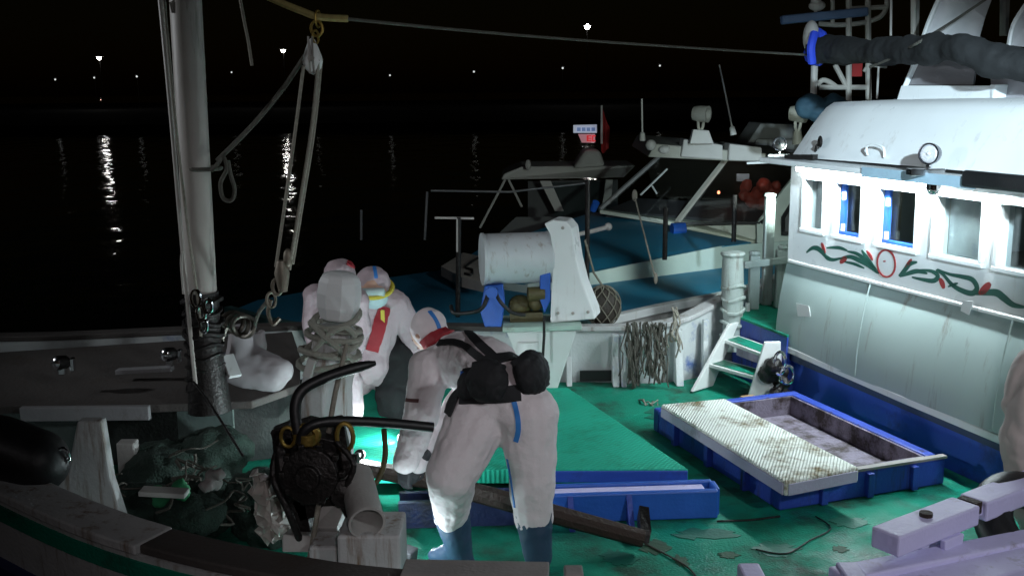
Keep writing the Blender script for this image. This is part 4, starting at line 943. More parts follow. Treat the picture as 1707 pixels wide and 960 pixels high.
m = MB(); m.beam(P(1395, 962, 1.66), P(1760, 890, 1.66), .13, .05); tag(m.build('lower_rail', lilac, None, bevel=.01), 'pale lilac lower rail at the bottom right corner under the beam', 'rail')
tc_ = P(1700, 885, 1.62); m = MB(); prof = []
for i in range(16):
    q = 2 * math.pi * i / 16; prof.append((.27 + .1 * math.cos(q), .09 * math.sin(q)))
m.lathe(prof, tc_ + Vector((.12, .0, -.02)), Vector((.25, -.5, .8)), 40, close=True); tag(m.build('tyre_fender', black_rubber, None, smooth=True), 'black tyre fender at the right edge under the lilac beam', 'tyre fender')
rope([P(1600, 890, 1.5), P(1588, 915, 1.4), P(1580, 935, 1.4), P(1600, 940, 1.5), P(1612, 920, 1.5), P(1600, 900, 1.5)], .007, rope_m, 'thin pale cord looped under the lilac beam')
for k, (px, py, lb) in enumerate(((1238, 950, 'white lilac rail stanchion head, left one of the pair at the bottom edge'), (1403, 948, 'white lilac rail stanchion head close to the lower rail at the bottom edge'))):
    c = P(px + 12, py, 1.68); m = MB(); m.box((c.x, c.y - .06, 1.5), (.1, .2, .4)); tag(m.build('stanchion', lilac, None, bevel=.012), lb, 'stanchion', 'stanchions on the near rail')
c = P(955, 945, 1.68); m = MB(); m.box((c.x, c.y - .05, 1.53), (.085, .1, .33)); tag(m.build('stanchion', plank, None, bevel=.008), 'grey weathered wooden stanchion at the bottom edge right of the boots', 'stanchion', 'stanchions on the near rail')
m = MB(); m.beam(P(672, 952, 1.68), P(915, 957, 1.68), .16, .05); tag(m.build('rail_plank', plank, None, bevel=.006), 'grey weathered plank on the near rail in front of the boots', 'plank')
# work torch on the deck
tq = Q(600, 757, 6.55)
tch = empty('work_torch', tuple(tq), 'small lit work torch behind the winch throwing white light on the green cover', 'torch')
m = MB(); td = (P(625, 745, lidz) - tq).normalized(); m.tube([tq - td * .16, tq - td * .04, tq - td * .03, tq], [.02, .02, .034, .036], 14); m.build('torch_barrel', dark_iron, tch, smooth=True)
m = MB(); m.lathe([(.032, .003), (.03, .008), (.0, .01)], tq, td, 14); MATS_TORCH = glow('torch_glow', (.75, .9, 1), 12); m.build('torch_lens', MATS_TORCH, tch)
lamp('torch_beam', 'SPOT', tuple(tq + td * .02), tuple(P(690, 752, lidz)), 30, (.8, .95, 1), .015, 66, .5)
lamp('torch_halo', 'POINT', tuple(Q(612, 755, 6.62)), None, 38, (.8, .95, 1), .03)
t3 = P(668, 741, lidz) + UP * .05  # torch put in to carry the light pool on the cover
tc3 = empty('work_torch', tuple(t3), 'added lit torch lying on the green hatch cover beneath the bending worker, its beam pointing left', 'torch')
d3 = (P(590, 722, lidz + .02) - t3).normalized()
m = MB(); m.tube([t3 - d3 * .16, t3 - d3 * .04, t3 - d3 * .03, t3], [.02, .02, .034, .036], 14); m.build('torch_barrel', dark_iron, tc3, smooth=True)
m = MB(); m.lathe([(.032, .003), (.03, .008), (.0, .01)], t3, d3, 14); m.build('torch_lens', MATS_TORCH, tc3)
lamp('torch_beam', 'SPOT', tuple(t3 + d3 * .02), tuple(P(600, 728, lidz)), 45, (.85, .98, .97), .02, 100, .8)
lamp('torch_halo', 'POINT', tuple(t3 + d3 * .06 + UP * .05), None, 3.2, (.8, .97, .95), .03)
t2 = P(668, 905, DZ + .06)  # added source for the bright patch of deck beside the boot
tc2 = empty('work_torch', tuple(t2), 'added small lit torch lying on the green deck beside the white box', 'torch')
m = MB(); m.tube([t2 - Vector((.14, .02, 0)), t2 - Vector((.03, 0, 0)), t2 - Vector((.02, 0, 0)), t2], [.018, .018, .03, .032], 12); m.build('torch_barrel', dark_iron, tc2, smooth=True)
m = MB(); m.lathe([(.028, .003), (.0, .008)], t2, (1, 0, 0), 12); m.build('torch_lens', MATS_TORCH, tc2)
lamp('torch_spill', 'POINT', tuple(P(668, 912, DZ + .2)), None, 9, (.8, .95, 1), .03)
# ================================================================== the blue decked boat behind
YBX = 0
mbx = empty('motor_boat', (2.0, 13.0, 0), 'dark blue decked motor boat with raked windscreen, moored behind the fishing boat', 'motor boat')
zg = 1.42
gun = [P(1330, 478, zg), P(1215, 497, zg), P(1100, 520, zg), P(1000, 543, zg), P(880, 558, zg), P(700, 572, zg), P(560, 562, zg), P(450, 540, zg), P(380, 520, zg)]
fargun = [P(430, 500, zg), P(600, 470, zg), P(800, 440, zg), P(1000, 418, zg)]
m = MB(); poly = [Vector((p.x, p.y, zg - .02)) for p in gun + fargun] + [Vector((6.5, 16.5, zg - .02)), Vector((6.5, 13.5, zg - .02))]
m.prism(poly, (0, 0, .02)); m.build('deck', navy, mbx)
m = MB()
for a, b_ in zip(gun, gun[1:]): m.prism([a + UP * .0, b_ + UP * .0, Vector((b_.x + .2, b_.y + .3, -.2)), Vector((a.x + .1, a.y + .3, -.2))], (0, .06, 0))
m.build('hull', mat('hull_white', (.5, .5, .48), .4, dirt=(.15, .12, .1), damt=.4), mbx)
m = MB()
for a, b_ in zip(gun, gun[1:4]): m.beam(a + UP * .04, b_ + UP * .04, .11, .09)
m.build('gunwale', white, mbx, bevel=.01)
m = MB()
for a, b_ in zip(gun[3:], gun[4:]): m.beam(a + UP * .03, b_ + UP * .03, .09, .07)
m.build('gunwale', mat('teal_gunwale', (.05, .12, .12), .5), mbx)
m = MB(); m.beam(P(1225, 515, zg), P(1160, 528, zg), .1, .09); m.build('fairlead', dark_iron, mbx)
# raised trunk: blue top, white side
zt1, zt2 = zg + .42, zg
side_b = [P(x, y, zg) for x, y in ((1345, 428), (1201, 447), (971, 477), (880, 489), (760, 470))]
tops = [Q(x, y, p.y + .04) for (x, y), p in zip(((1345, 400), (1201, 411), (971, 458), (880, 474), (740, 452)), side_b)]
tback = [P(800, 415, 1.6), P(990, 353, 1.7), P(1110, 376, 1.7), P(1252, 404, 1.72)]
m = MB(); m.prism(tops[1:] + tback, (0, 0, -.012)); m.build('trunk_top', mat('trunk_blue', (.02, .22, .38), .5, var=.2, bump=.1), mbx)
m = MB()
for k in range(len(side_b) - 1): m.prism([side_b[k], side_b[k + 1], tops[k + 1] + UP * .004, tops[k] + UP * .004], (0, .03, 0))
m.build('trunk_side', mat('trunk_white', (.5, .6, .56), .5, var=.1), mbx)
# white patch with a dark S stroke near the bow
zs = 1.63
m = MB(); m.prism([P(735, 444, zs), P(772, 421, zs), P(806, 428, zs), P(806, 470, zs), P(770, 462, zs)], (0, 0, -.12)); pt = m.build('bow_patch', mat('patch_white', (.55, .5, .45), .6), mbx)
m = MB(); m.tube([p + UP * .01 for p in spline([P(800, 430, zs), P(784, 440, zs), P(776, 448, zs), P(788, 452, zs), P(786, 460, zs), P(774, 458, zs)], 5)], .022, 6, flat=.3); m.build('painted_mark', black_rubber, pt)
# cabin: coaming, raked windscreen, roof
YC = 12.9
def cb(px, py, Y=YC): return Q(px, py, Y + 3.6)
m = MB(); m.prism([cb(1000, 350, 13.6), cb(1090, 364, 13.0), cb(1160, 372, 12.6), cb(1330, 378, 12.3), cb(1330, 420, 12.3), cb(1250, 408, 12.4), cb(1110, 374, 12.9), cb(1000, 356, 13.6)], (0, .3, 0)); m.build('cabin_coaming', mat('cabin_white', (.66, .68, .6), .5, dirt=(.2, .18, .14), damt=.25), mbx)
m = MB(); m.prism([cb(1262, 372, 12.25), cb(1335, 280, 12.6), cb(1345, 290, 12.6), cb(1345, 420, 12.3), cb(1262, 415, 12.2)], (0, .08, 0)); m.build('cabin_side', mat('cabin_side_white', (.7, .78, .72), .5), mbx)
m = MB(); m.prism([cb(1303, 392, 12.15), cb(1303, 362, 12.15), cb(1335, 310, 12.2), cb(1340, 312, 12.2), cb(1340, 392, 12.15)], (0, .03, 0)); sw = m.build('side_window', black_rubber, mbx)
m = MB(); m.prism([cb(1309, 386, 12.13), cb(1309, 364, 12.13), cb(1336, 322, 12.17), cb(1337, 386, 12.13)], (0, .01, 0)); m.build('side_pane', mat('grey_pane', (.16, .16, .16), .15), sw)
def pane(pts, nm):
    m = MB(); m.prism(pts, (0, .02, .01)); return m.build(nm, glass, mbx)
L0, L1 = cb(1000, 348, 13.5), cb(1108, 252, 14.3); M0, M1 = cb(1128, 370, 12.8), cb(1212, 262, 13.8); R0, R1 = cb(1266, 371, 12.3), cb(1338, 275, 13.2)
pane([L0, M0, M1, L1], 'windscreen'); pane([M0, R0, R1, M1], 'windscreen')
for a, b_, w_, mt in ((L0, L1, .05, grey), (M0, M1, .075, mat('post_pale', (.5, .48, .42), .4)), (R0, R1, .07, black_rubber)):
    m = MB(); m.beam(a + Vector((0, -.03, 0)), b_ + Vector((0, -.03, 0)), w_, .05); m.build('windscreen_post', mt, mbx)
m = MB(); m.beam(cb(1068, 325, 13.2), cb(1112, 282, 13.6), .025, .02); m.beam(cb(1087, 310, 13.35), cb(1095, 323, 13.2), .02, .02); m.build('wiper', white, mbx)
m = MB(); m.beam(R0 + Vector((-1.3, -.03, 0)), R0 + Vector((0, -.03, 0)), .04, .03); m.build('windscreen_seal', black_rubber, mbx)
m = MB(); m.prism([cb(1080, 262, 13.6), cb(1345, 275, 12.6), cb(1345, 262, 12.6), cb(1092, 240, 13.6)], (0, 2.4, .05)); m.build('cabin_roof', mat('roof_cream', (.45, .44, .38), .6, dirt=(.2, .18, .15), damt=.3), mbx, bevel=.02)
m = MB(); m.prism([cb(1135, 262, 13.3), cb(1205, 267, 13.1), cb(1205, 242, 13.1), cb(1140, 232, 13.3)], (0, .4, 0)); m.build('roof_locker', far_white, mbx, bevel=.02); m = MB(); m.prism([cb(1214, 268, 13.0), cb(1270, 270, 12.8), cb(1270, 246, 12.8), cb(1216, 240, 13.0)], (0, .4, 0)); m.build('roof_locker', far_white, mbx, bevel=.02)
m = MB(); m.ball(cb(1085, 242, 13.5), .09, 12); m.ball(cb(1108, 250, 13.5), .07, 12, (1.4, 1, 1)); m.build('horn', far_white, mbx, smooth=True)
m = MB(); m.beam(cb(1245, 272, 12.3), cb(1340, 268, 12.1), .1, .03); m.build('roof_lip', white_clean, mbx)
# wheelhouse interior: grey dash, red shapes
m = MB(); m.prism([cb(1010, 350, 13.8), cb(1128, 370, 13.0), cb(1262, 371, 12.5), cb(1310, 330, 13.9), cb(1150, 335, 14.6), cb(1060, 330, 15)], (0, .05, -.15)); m.build('dashboard', mat('dash_grey', (.16, .14, .15), .7), mbx)
m = MB(); rnd = random.Random(3)
for k in range(16): m.ball(cb(1262 + rnd.uniform(-42, 42), 322 + rnd.uniform(-16, 20), 13.2 + rnd.uniform(-.1, .2)), rnd.uniform(.06, .13), 8)
o = m.build('life_jackets', mat('red_jackets', (.42, .05, .03), .5, var=.5, scale=6), mbx); remesh(o, .02, 3, .06, .1)
m = MB(); m.box(cb(1238, 296, 13.4), (.2, .05, .12)); m.build('paper_notice', mat('pinkish_paper', (.4, .3, .3), .7), mbx)
m = MB(); m.ball(cb(1198, 321, 13.2), .022, 10, (1, 1, 1.3)); m.build('instrument_light', glow('red_instrument', (1, .25, .12), 5), mbx)
lamp('cabin_glow', 'POINT', tuple(cb(1235, 310, 13.5)), None, .5, (1, .35, .25), .1)
# stanchions and rail of that boat
for k, (px, y0, y1, Y, lb) in enumerate(((1110, 345, 425, 10.9, 'middle'), (1225, 325, 395, 11.1, 'right'), (980, 300, 500, 10.8, 'left'), (765, 362, 520, 10.6, 'bow'))):
    m = MB(); m.tube([Q(px, y0, Y), Q(px - 1, (y0 + y1) / 2, Y), Q(px - 2, y1 + 8, Y)], .026, 8); m.build('stanchion', dark_iron, mbx)
m = MB(); m.beam(Q(725, 363, 10.6), Q(790, 364, 10.6), .03, .02); m.build('stanchion_head', far_white, mbx)
m = MB(); m.tube([Q(762, 365, 10.55), Q(762, 420, 10.55)], .009, 6); m.build('stanchion_edge', far_white, mbx)
m = MB(); m.tube([Q(718, 318, 11.6), Q(850, 320, 11.8), Q(980, 305, 12)], .012, 6); m.tube([Q(712, 320, 11.6), Q(708, 400, 11.5)], .014, 6); m.tube([Q(602, 350, 11.4), Q(602, 400, 11.4)], .014, 6); m.build('bow_rail', mat('dim_rail', (.12, .12, .12), .5), mbx)
m = MB(); m.tube([Q(1058, 328, 11.6), Q(1075, 395, 11), Q(1094, 470, 10.5)], .009, 6); m.ball(Q(1058, 326, 11.6), .045, 8, (.7, .7, 1.5)); m.ball(Q(1093, 464, 10.5), .03, 8, (.7, .7, 2)); m.build('wire', rope_m, mbx)
m = MB(); m.tube([Q(958, 392, 11.4), Q(985, 386, 11.5), Q(1012, 379, 11.6)], .025, 8); m.ball(Q(1014, 378, 11.6), .045, 8); m.build('deck_cleat', far_white, mbx)
m = MB(); m.lathe([(.09, 0), (.09, .2)], Q(1120, 382, 15.4), (1, .2, 0), 12); m.build('blue_float', blue_bright, mbx); m = MB(); m.lathe([(.06, 0), (.06, .16)], Q(988, 350, 16.8), (.3, -.5, .8), 12); m.build('blue_float', blue_bright, mbx)
# searchlights on the roof
def searchlight(px, py, Y, label, base_y):
    c = Q(px, py, Y); root = empty('searchlight', tuple(Q(px, base_y, Y)), label, 'searchlight', 'searchlights on the boat roofs')
    m = MB(); m.lathe([(.03, -.12), (.11, -.11), (.13, -.02), (.13, .13), (.09, .13), (.08, -.0)], c, Vector((.75, -.5, -.05)), 18); m.build('lamp_housing', mat('cream_lamp', (.52, .5, .42), .5), root, smooth=True)
    m = MB()
    for s in (-.04, .05): m.tube([c + Vector((s, -.02, -.08)), c + Vector((s * .8, 0, -.2)), c + Vector((0, 0, -.32))], .024, 7)
    m.tube([c - UP * .26, Q(px, base_y, Y)], [.06, .09], 10); m.build('yoke', MATS['cream_lamp'], root, smooth=True)
searchlight(1168, 190, 16.8, 'cream searchlight on a pedestal in the middle of the cabin roof', 235)
searchlight(1330, 190, 16.2, 'cream searchlight close to the wheelhouse fairing edge', 240)
m = MB(); m.prism([Q(1150, 240, 16.6), Q(1190, 240, 16.6), Q(1182, 218, 16.6), Q(1156, 216, 16.6)], (0, .15, 0)); m.build('searchlight_box', far_white, mbx, bevel=.01)
# far dim boat with flag and little sign
db = empty('dim_cruiser', (1.3, 22, 0), 'dim white cruiser farther back with cabin window and red flag, between hauler and windscreen', 'boat')
m = MB(); m.prism([Q(835, 300, 21.00), Q(1040, 296, 21.00), Q(1060, 276, 21.50), Q(870, 278, 21.00), Q(840, 290, 21.00)], (0, 1.6, 0)); m.build('cabin_roof', far_white, db, bevel=.03)
m = MB(); m.prism([Q(900, 302, 20.90), Q(918, 302, 20.90), Q(940, 352, 20.70), Q(925, 352, 20.70)], (0, .1, 0)); m.build('window_post', far_white, db); m = MB(); m.prism([Q(1010, 300, 20.90), Q(1022, 300, 20.90), Q(1018, 340, 20.80), Q(1004, 345, 20.80)], (0, .1, 0)); m.build('window_post', far_white, db)
m = MB(); m.prism([Q(905, 305, 21.10), Q(1015, 303, 21.10), Q(1012, 360, 20.90), Q(925, 360, 20.90)], (0, .03, 0)); m.build('cabin_window', glass, db)
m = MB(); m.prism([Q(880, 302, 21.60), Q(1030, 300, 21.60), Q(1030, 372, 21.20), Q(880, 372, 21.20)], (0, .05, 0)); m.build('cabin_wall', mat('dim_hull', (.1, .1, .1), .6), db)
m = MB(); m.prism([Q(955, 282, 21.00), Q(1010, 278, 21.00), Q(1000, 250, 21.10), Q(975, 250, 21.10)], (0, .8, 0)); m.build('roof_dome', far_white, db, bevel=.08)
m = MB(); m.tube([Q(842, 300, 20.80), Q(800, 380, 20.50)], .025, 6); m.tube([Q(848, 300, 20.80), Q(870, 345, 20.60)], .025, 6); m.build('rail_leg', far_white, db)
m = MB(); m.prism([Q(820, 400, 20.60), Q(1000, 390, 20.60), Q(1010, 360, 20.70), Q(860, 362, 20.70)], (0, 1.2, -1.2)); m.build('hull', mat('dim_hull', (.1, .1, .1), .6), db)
m = MB(); m.ball(Q(880, 275, 20.80), .08, 8, (.8, .8, 1.3)); m.build('mooring_light', far_white, db)
m = MB(); m.tube([Q(1003, 240, 21.30), Q(1003, 176, 21.30)], .022, 6); m.build('flag_pole', far_white, db)
m = MB(); prev = None
for i in range(8):
    f = i / 7; x0 = 1004 + 12 * f
    c = [m.bm.verts.new(Q(x0, 182 + 32 * f, 21.30 + .04 * math.sin(f * 7))), m.bm.verts.new(Q(x0 - 2, 252 + 4 * math.sin(f * 5), 21.30 + .05 * math.sin(f * 6)))]
    if prev: m.face([prev[0], c[0], c[1], prev[1]])
    prev = c
fl = m.build('flag', red_cloth, db); sd = fl.modifiers.new('t', 'SOLIDIFY'); sd.thickness = .01
sg = empty('boat_sign', tuple(Q(980, 238, 21.20)), 'small lit white and red name sign on the dim cruiser beside the red flag', 'sign')
m = MB(); m.prism([Q(956, 222, 21.20), Q(995, 222, 21.20), Q(995, 208, 21.20), Q(956, 209, 21.20)], (0, .08, 0)); m.build('white_board', glow('sign_white', (.55, .6, .75), .35), sg)
m = MB(); m.prism([Q(970, 238, 21.20), Q(992, 238, 21.20), Q(992, 224, 21.20), Q(964, 224, 21.20)], (0, .06, 0)); m.build('red_board', glow('sign_pink', (.6, .25, .3), .35), sg)
m = MB()
for x, y, ww, hh in ((978, 231, 3, 10), (981, 227, 5, 2), (981, 231, 5, 2), (981, 235, 5, 2), (987, 231, 2, 10), (988, 227, 5, 2), (988, 235, 5, 2)):
    m.prism([Q(x, y - hh / 2, 21.18), Q(x + ww, y - hh / 2, 21.18), Q(x + ww, y + hh / 2, 21.18), Q(x, y + hh / 2, 21.18)], (0, .01, 0))
m.build('red_character', glow('sign_red', (.7, .02, .03), .5), sg)
m = MB()
for x in (962, 970, 978, 986): m.prism([Q(x, 213, 21.18), Q(x + 6, 213, 21.18), Q(x + 6, 219, 21.18), Q(x, 219, 21.18)], (0, .01, 0))
m.build('blue_character', glow('sign_blue', (.2, .3, .6), .3), sg)
def antenna(pts, Y, label, r=.014):
    m = MB(); m.tube([Q(x, y, Y) for x, y in pts], r, 6); m.lathe([(.05, 0), (.04, .12), (.02, .14)], Q(*pts[-1], Y), (Q(*pts[0], Y) - Q(*pts[-1], Y)), 8)
    tag(m.build('whip_antenna', far_white, None), label, 'antenna', 'whip antennas of the boats')
antenna([(1070, 165), (1071, 235)], 16.9, 'thin upright white whip antenna left of the roof searchlight')
antenna([(1199, 108), (1210, 160), (1223, 225)], 16.6, 'thin whip antenna leaning left beside the roof searchlight')
# round chrome spotlights
def spotlamp(c, ax, r, label, glowing=False, rm=None):
    root = empty('spotlight', tuple(c - UP * (r + .05)), label, 'spotlight', 'round chrome spotlights')
    m = MB(); m.lathe([(r * .4, -r * 1.1), (r * .9, -r * .5), (r, 0), (r, r * .3), (r * .9, r * .32), (r * .88, r * .1), (r * .3, -r * .4)], c, ax, 24); m.build('housing', mat('dark_chrome', (.25, .25, .28), .2, metal=1, bump=0), root, smooth=True)
    m = MB(); m.lathe([(r * .85, r * .15), (r * .7, r * .22), (0, r * .3)], c, ax, 20); m.ball(c + ax * r * .25, r * .2, 8); m.build('reflector', rm or mat('lamp_reflector', (.8, .8, .82), .35, metal=.5, bump=.3, bscale=60), root, smooth=False)
    m = MB(); m.tube([c - UP * r, c - UP * (r + .06)], .025, 8); m.box(c - UP * (r + .05) + Vector((-.02, 0, 0)), (.24, .1, .05)); m.build('bracket', chrome, root, bevel=.008)
spotlamp(B(S0 - .3, Wp(1610, 300).dot(N_) + .03, ZT + .2), Vector((-.75, -.65, .05)).normalized(), .075, 'round chrome spotlight on the wheelhouse visor')
spotlamp(Q(1300, 240, 11.4), Vector((-.35, -.9, .1)).normalized(), .075, 'round chrome spotlight left of the white fairing, further back', rm=chrome)
m = MB(); c = B(S0 - .25, Wp(1610, 300).dot(N_) + .03, ZT - .045); m.lathe([(.05, 0), (.05, .06), (.03, .07)], c - N_ * .0, UP, 12); m.ball(c, .045, 10); tag(m.build('dome_lamp', chrome, None, smooth=True), 'small unlit dome lamp under the visor below the chrome spotlight', 'lamp')

# ------------------------------------------------------------------ furled tarp above the wheelhouse
YT = 9.6
pts = [Q(1357, 80, 10.3), Q(1400, 84, 10.0), Q(1470, 86, 9.3), Q(1540, 82, 8.6), Q(1600, 80, 8.1), Q(1650, 100, 7.9), Q(1720, 112, 7.7), Q(1800, 118, 7.5)]
sp = spline(pts, 8); rad = []
for i in range(len(sp)):
    f = i / len(sp); rad.append(.13 + .012 * math.sin(i * .35) + .008 * math.sin(i * .8) + .05 * max(0, f - .55) - .02 * (f > .3))
m = MB(); m.tube(sp, rad, 18); tp_ = m.build('furled_tarp', dark_fabric, None); tp_.data.materials[0] = dark_fabric
remesh(tp_, .02, 3, .07, .22); tag(tp_, 'long black tarpaulin rolled up on its boom above the wheelhouse roof', 'tarpaulin')
m = MB()
for px, r_ in ((1357, .15), (1362, .15)): 
    c = Q(px, 78, 10.28); m.tube([c + Vector((.0 + .03 * math.sin(q * 3), math.cos(q) * r_, math.sin(q) * r_)) for q in [i * math.pi / 8 for i in range(16)]], .035, 8, close=True)
m.tube(spline([Q(1358, 55, 10.1), Q(1352, 80, 10.05), Q(1354, 105, 10.1)], 4), .04, 8); m.build('blue_tie', mat('blue_tie_cloth', (.02, .06, .6), .7), tp_, smooth=True)
m = MB(); m.ball(Q(1352, 62, 10.25), .12, 12, (.6, 1, 1.3)); m.build('boom_end', dull_white, tp_, smooth=True)
rope([Q(1450, 112, 9.35), Q(1485, 98, 9.0), Q(1512, 82, 8.7), Q(1540, 66, 8.45), Q(1590, 35, 9.6), Q(1650, -5, 9.7)], .012, rope_dark, 'dark cord lashed over the rolled tarpaulin up to the pale cloth')
def cloth(pix, Y, label, mt):
    m = MB(); m.prism([Q(x, y, Y + .05 * math.sin(x * .05)) for x, y in pix], (0.02, .04, 0)); o = m.build('canvas_screen', mt, None)
    return tag(o, label, 'canvas screen', 'pale canvas screens')
cs = mat('pale_canvas', (.75, .75, .77), .7, var=.12, bump=.35, bscale=6)
o = cloth([(1538, 66), (1550, 35), (1572, -20), (1660, -20), (1642, 30), (1632, 66)], 10.4, 'tall pale canvas screen rising behind the rolled tarpaulin', cs)
m = MB(); m.tube(spline([Q(1538, 68, 10.36), Q(1550, 34, 10.36), Q(1574, -20, 10.36)], 5), .025, 8); m.build('edge_piping', white_clean, o)
o = cloth([(1682, 76), (1692, 40), (1715, 5), (1760, -10), (1760, 84)], 9.6, 'pale canvas screen at the right edge above the tarpaulin', cs)
m = MB(); m.tube(spline([Q(1682, 80, 9.56), Q(1690, 42, 9.56), Q(1714, 4, 9.56)], 5), .025, 8); m.build('edge_piping', white_clean, o)
def pole(px0, y0, px1, y1, Y, r, label):
    m = MB(); m.tube([Q(px0, y0, Y), Q(px1, y1, Y)], r, 8); m.tube([Q(px0 + 7, y0, Y), Q(px1 + 5, y1, Y)], r * .5, 8); tag(m.build('stay_pole', mat('pale_pole', (.42, .4, .36), .5), None), label, 'pole', 'poles behind the tarpaulin')
pole(1524, -20, 1524, 62, 10.9, .035, 'pale double pole left of the tall canvas screen')
pole(1674, -20, 1673, 60, 10.6, .04, 'pale double pole between the two canvas screens')
m = MB(); m.tube([Q(1486, -20, 11), Q(1485, 60, 11)], .012, 6); tag(m.build('wire_stay', far_white, None), 'thin pale wire stay left of the double pole', 'wire')
# ------------------------------------------------------------------ radar mast of a boat behind
YR = 12.5
rm = empty('radar_mast', tuple(Q(1420, 165, YR)), 'pale lattice radar mast with blue radar bar behind the rolled tarpaulin', 'radar mast')
m = MB(); m.beam(Q(1302, 34, YR), Q(1446, 20, YR), .12, .1); m.build('radar_bar', mat('radar_blue', (.12, .2, .36), .5), rm, bevel=.02)
pm = MATS['pale_pole']
m = MB(); m.tube([Q(1358, 110, YR), Q(1356, 165, YR)], .04, 8); m.build('post', far_white, rm)
for x0, y0, x1, y1, r_ in ((1415, -10, 1415, 172, .035), (1447, 0, 1448, 170, .035), (1392, 108, 1414, 150, .03), (1365, 146, 1448, 146, .03), (1416, 15, 1480, 12, .028), (1388, -10, 1388, 40, .025)):
    m = MB(); m.tube([Q(x0, y0, YR), Q(x1, y1, YR)], r_, 8); m.build('strut', pm, rm)
m = MB(); m.tube(spline([Q(1365, 40, YR), Q(1400, 42, YR), Q(1440, 38, YR), Q(1468, 28, YR), Q(1478, 10, YR), Q(1478, -15, YR)], 5), .028, 8); m.build('guard_rail', pm, rm)
m = MB(); m.ball(Q(1362, 10, YR), .07, 10, (1.4, 1, .9)); m.ball(Q(1360, 2, YR), .06, 10); m.tube([Q(1358, -10, YR), Q(1360, 24, YR)], .02, 8); m.build('radar_motor', far_white, rm)
m = MB(); m.tube(spline([Q(1362, 142, YR), Q(1372, 134, YR), Q(1384, 138, YR), Q(1395, 146, YR)], 4), .03, 8); m.build('cable', pm, rm); m = MB(); m.tube(spline([Q(1440, 120, YR), Q(1450, 110, YR), Q(1478, 112, YR)], 4), .02, 8); m.build('cable', pm, rm)
m = MB(); m.box(Q(1428, 112, YR + .1), (.12, .05, .22)); m.build('red_panel', red_cloth, rm)
m = MB()
for k in range(8): m.ball(Q(1345 + k * 9, 178 + random.uniform(-6, 12), 12.2), .14, 10)
o = m.build('blue_tarp', mat('dark_blue_tarp', (.015, .05, .08), .8), None); remesh(o, .03, 4, .05, .1); tag(o, 'dark blue tarp bundle at the foot of the radar mast', 'tarp')
m = MB(); m.tube([Q(1465, 105, 12), Q(1462, 165, 12)], .012, 6); tag(m.build('wire_stay', far_white, None), 'thin pale wire stay right of the radar mast foot', 'wire')
m = MB(); m.prism([Q(1235, 255, 20), Q(1340, 255, 20), Q(1335, 208, 20.3), Q(1268, 206, 20.3)], (0, 1, 0)); m.prism([Q(1262, 232, 19.9), Q(1325, 232, 19.9), Q(1325, 250, 19.9), Q(1252, 250, 19.9)], (0, .02, 0)); tag(m.build('far_cabin', mat('far_cabin_grey', (.32, .32, .3), .6), None, bevel=.03), 'dim grey cabin top behind the chrome spotlight, left of the fairing', 'boat cabin')
# ================================================================== people (one melted skin each, clothes as children)
def limbs(segs, grow=0.0, skip=()):
    m = MB()
    for p, q, r1, r2 in segs: m.capsule(p, q, r1 + grow, r2 + grow)
    return m
def make_head(m, c, fwd, r):
    """skull, jaw, nose, brow and ears along the gaze direction"""
    f = Vector(fwd).normalized(); s = f.cross(UP).normalized(); u = s.cross(f)
    m.ball(c, r, 16, (.95, .95, 1.08)); m.ball(c + f * r * .35 - u * r * .45, r * .66, 14); m.ball(c + f * r * .98 - u * r * .18, r * .17, 10, (1, 1, 1)); m.ball(c + f * r * .9 - u * r * .02, r * .13, 10)
    m.ball(c + f * r * .78 + u * r * .2, r * .22, 10); m.ball(c + f * r * .82 - u * r * .62, r * .24, 10)
    for k in (-1, 1): m.ball(c + s * r * .95 * k - u * r * .1, r * .2, 8, (1, 1, 1))
    return f, s, u
def make_face(root, c, f, s, u, r):
    m = MB()
    for k in (-1, 1): m.ball(c + f * r * .86 + s * r * .33 * k + u * r * .06, r * .1, 8)
    m.build('eye', mat('eye_dark', (.05, .04, .04), .2), root, smooth=True)
    m = MB(); m.tube([c + f * r * 1.02 - u * r * .48 + s * r * .25 * k for k in (-1, 0, 1)], r * .05, 6); m.build('mouth', mat('lip', (.3, .12, .1), .5), root)
def hand(m, wrist, d, palm_n, k=1, sz=.09):
    """palm, four unequal curled fingers, thumb from the side"""
    d = d.normalized(); n = (palm_n - d * palm_n.dot(d)).normalized(); s = d.cross(n) * k
    for a in (-.03, -.01, .012, .032): m.capsule(wrist + s * a * .7, wrist + d * sz + s * a, .017, .014, 8)
    for a, L in zip((-.034, -.011, .012, .034), (.06, .075, .07, .055)):
        p = wrist + d * sz + s * a; q = p + d * L * .5 + n * .012; e = q + d * L * .3 + n * .035
        m.capsule(p, q, .0105, .0095, 8); m.capsule(q, e, .0095, .008, 8)
    p = wrist + d * .03 + s * -.03; q = p - s * .03 + d * .035 + n * .01; m.capsule(p, q, .013, .011, 8); m.capsule(q, q + d * .03 + n * .02, .011, .009, 8)
def boot(m, top, ankle, toe_dir, rt, ra):
    t = Vector(toe_dir).normalized(); z0 = DZ + .012
    m.capsule(top, ankle, rt, ra); heel = Vector((ankle.x, ankle.y, z0 + .045)) - t * .04; toe = Vector((ankle.x, ankle.y, z0 + .04)) + t * .17
    m.capsule(ankle, heel, ra, .055); m.capsule(heel + UP * .005, toe, .05, .045); m.capsule(Vector((ankle.x, ankle.y, z0 + .12)), toe, .06, .04)
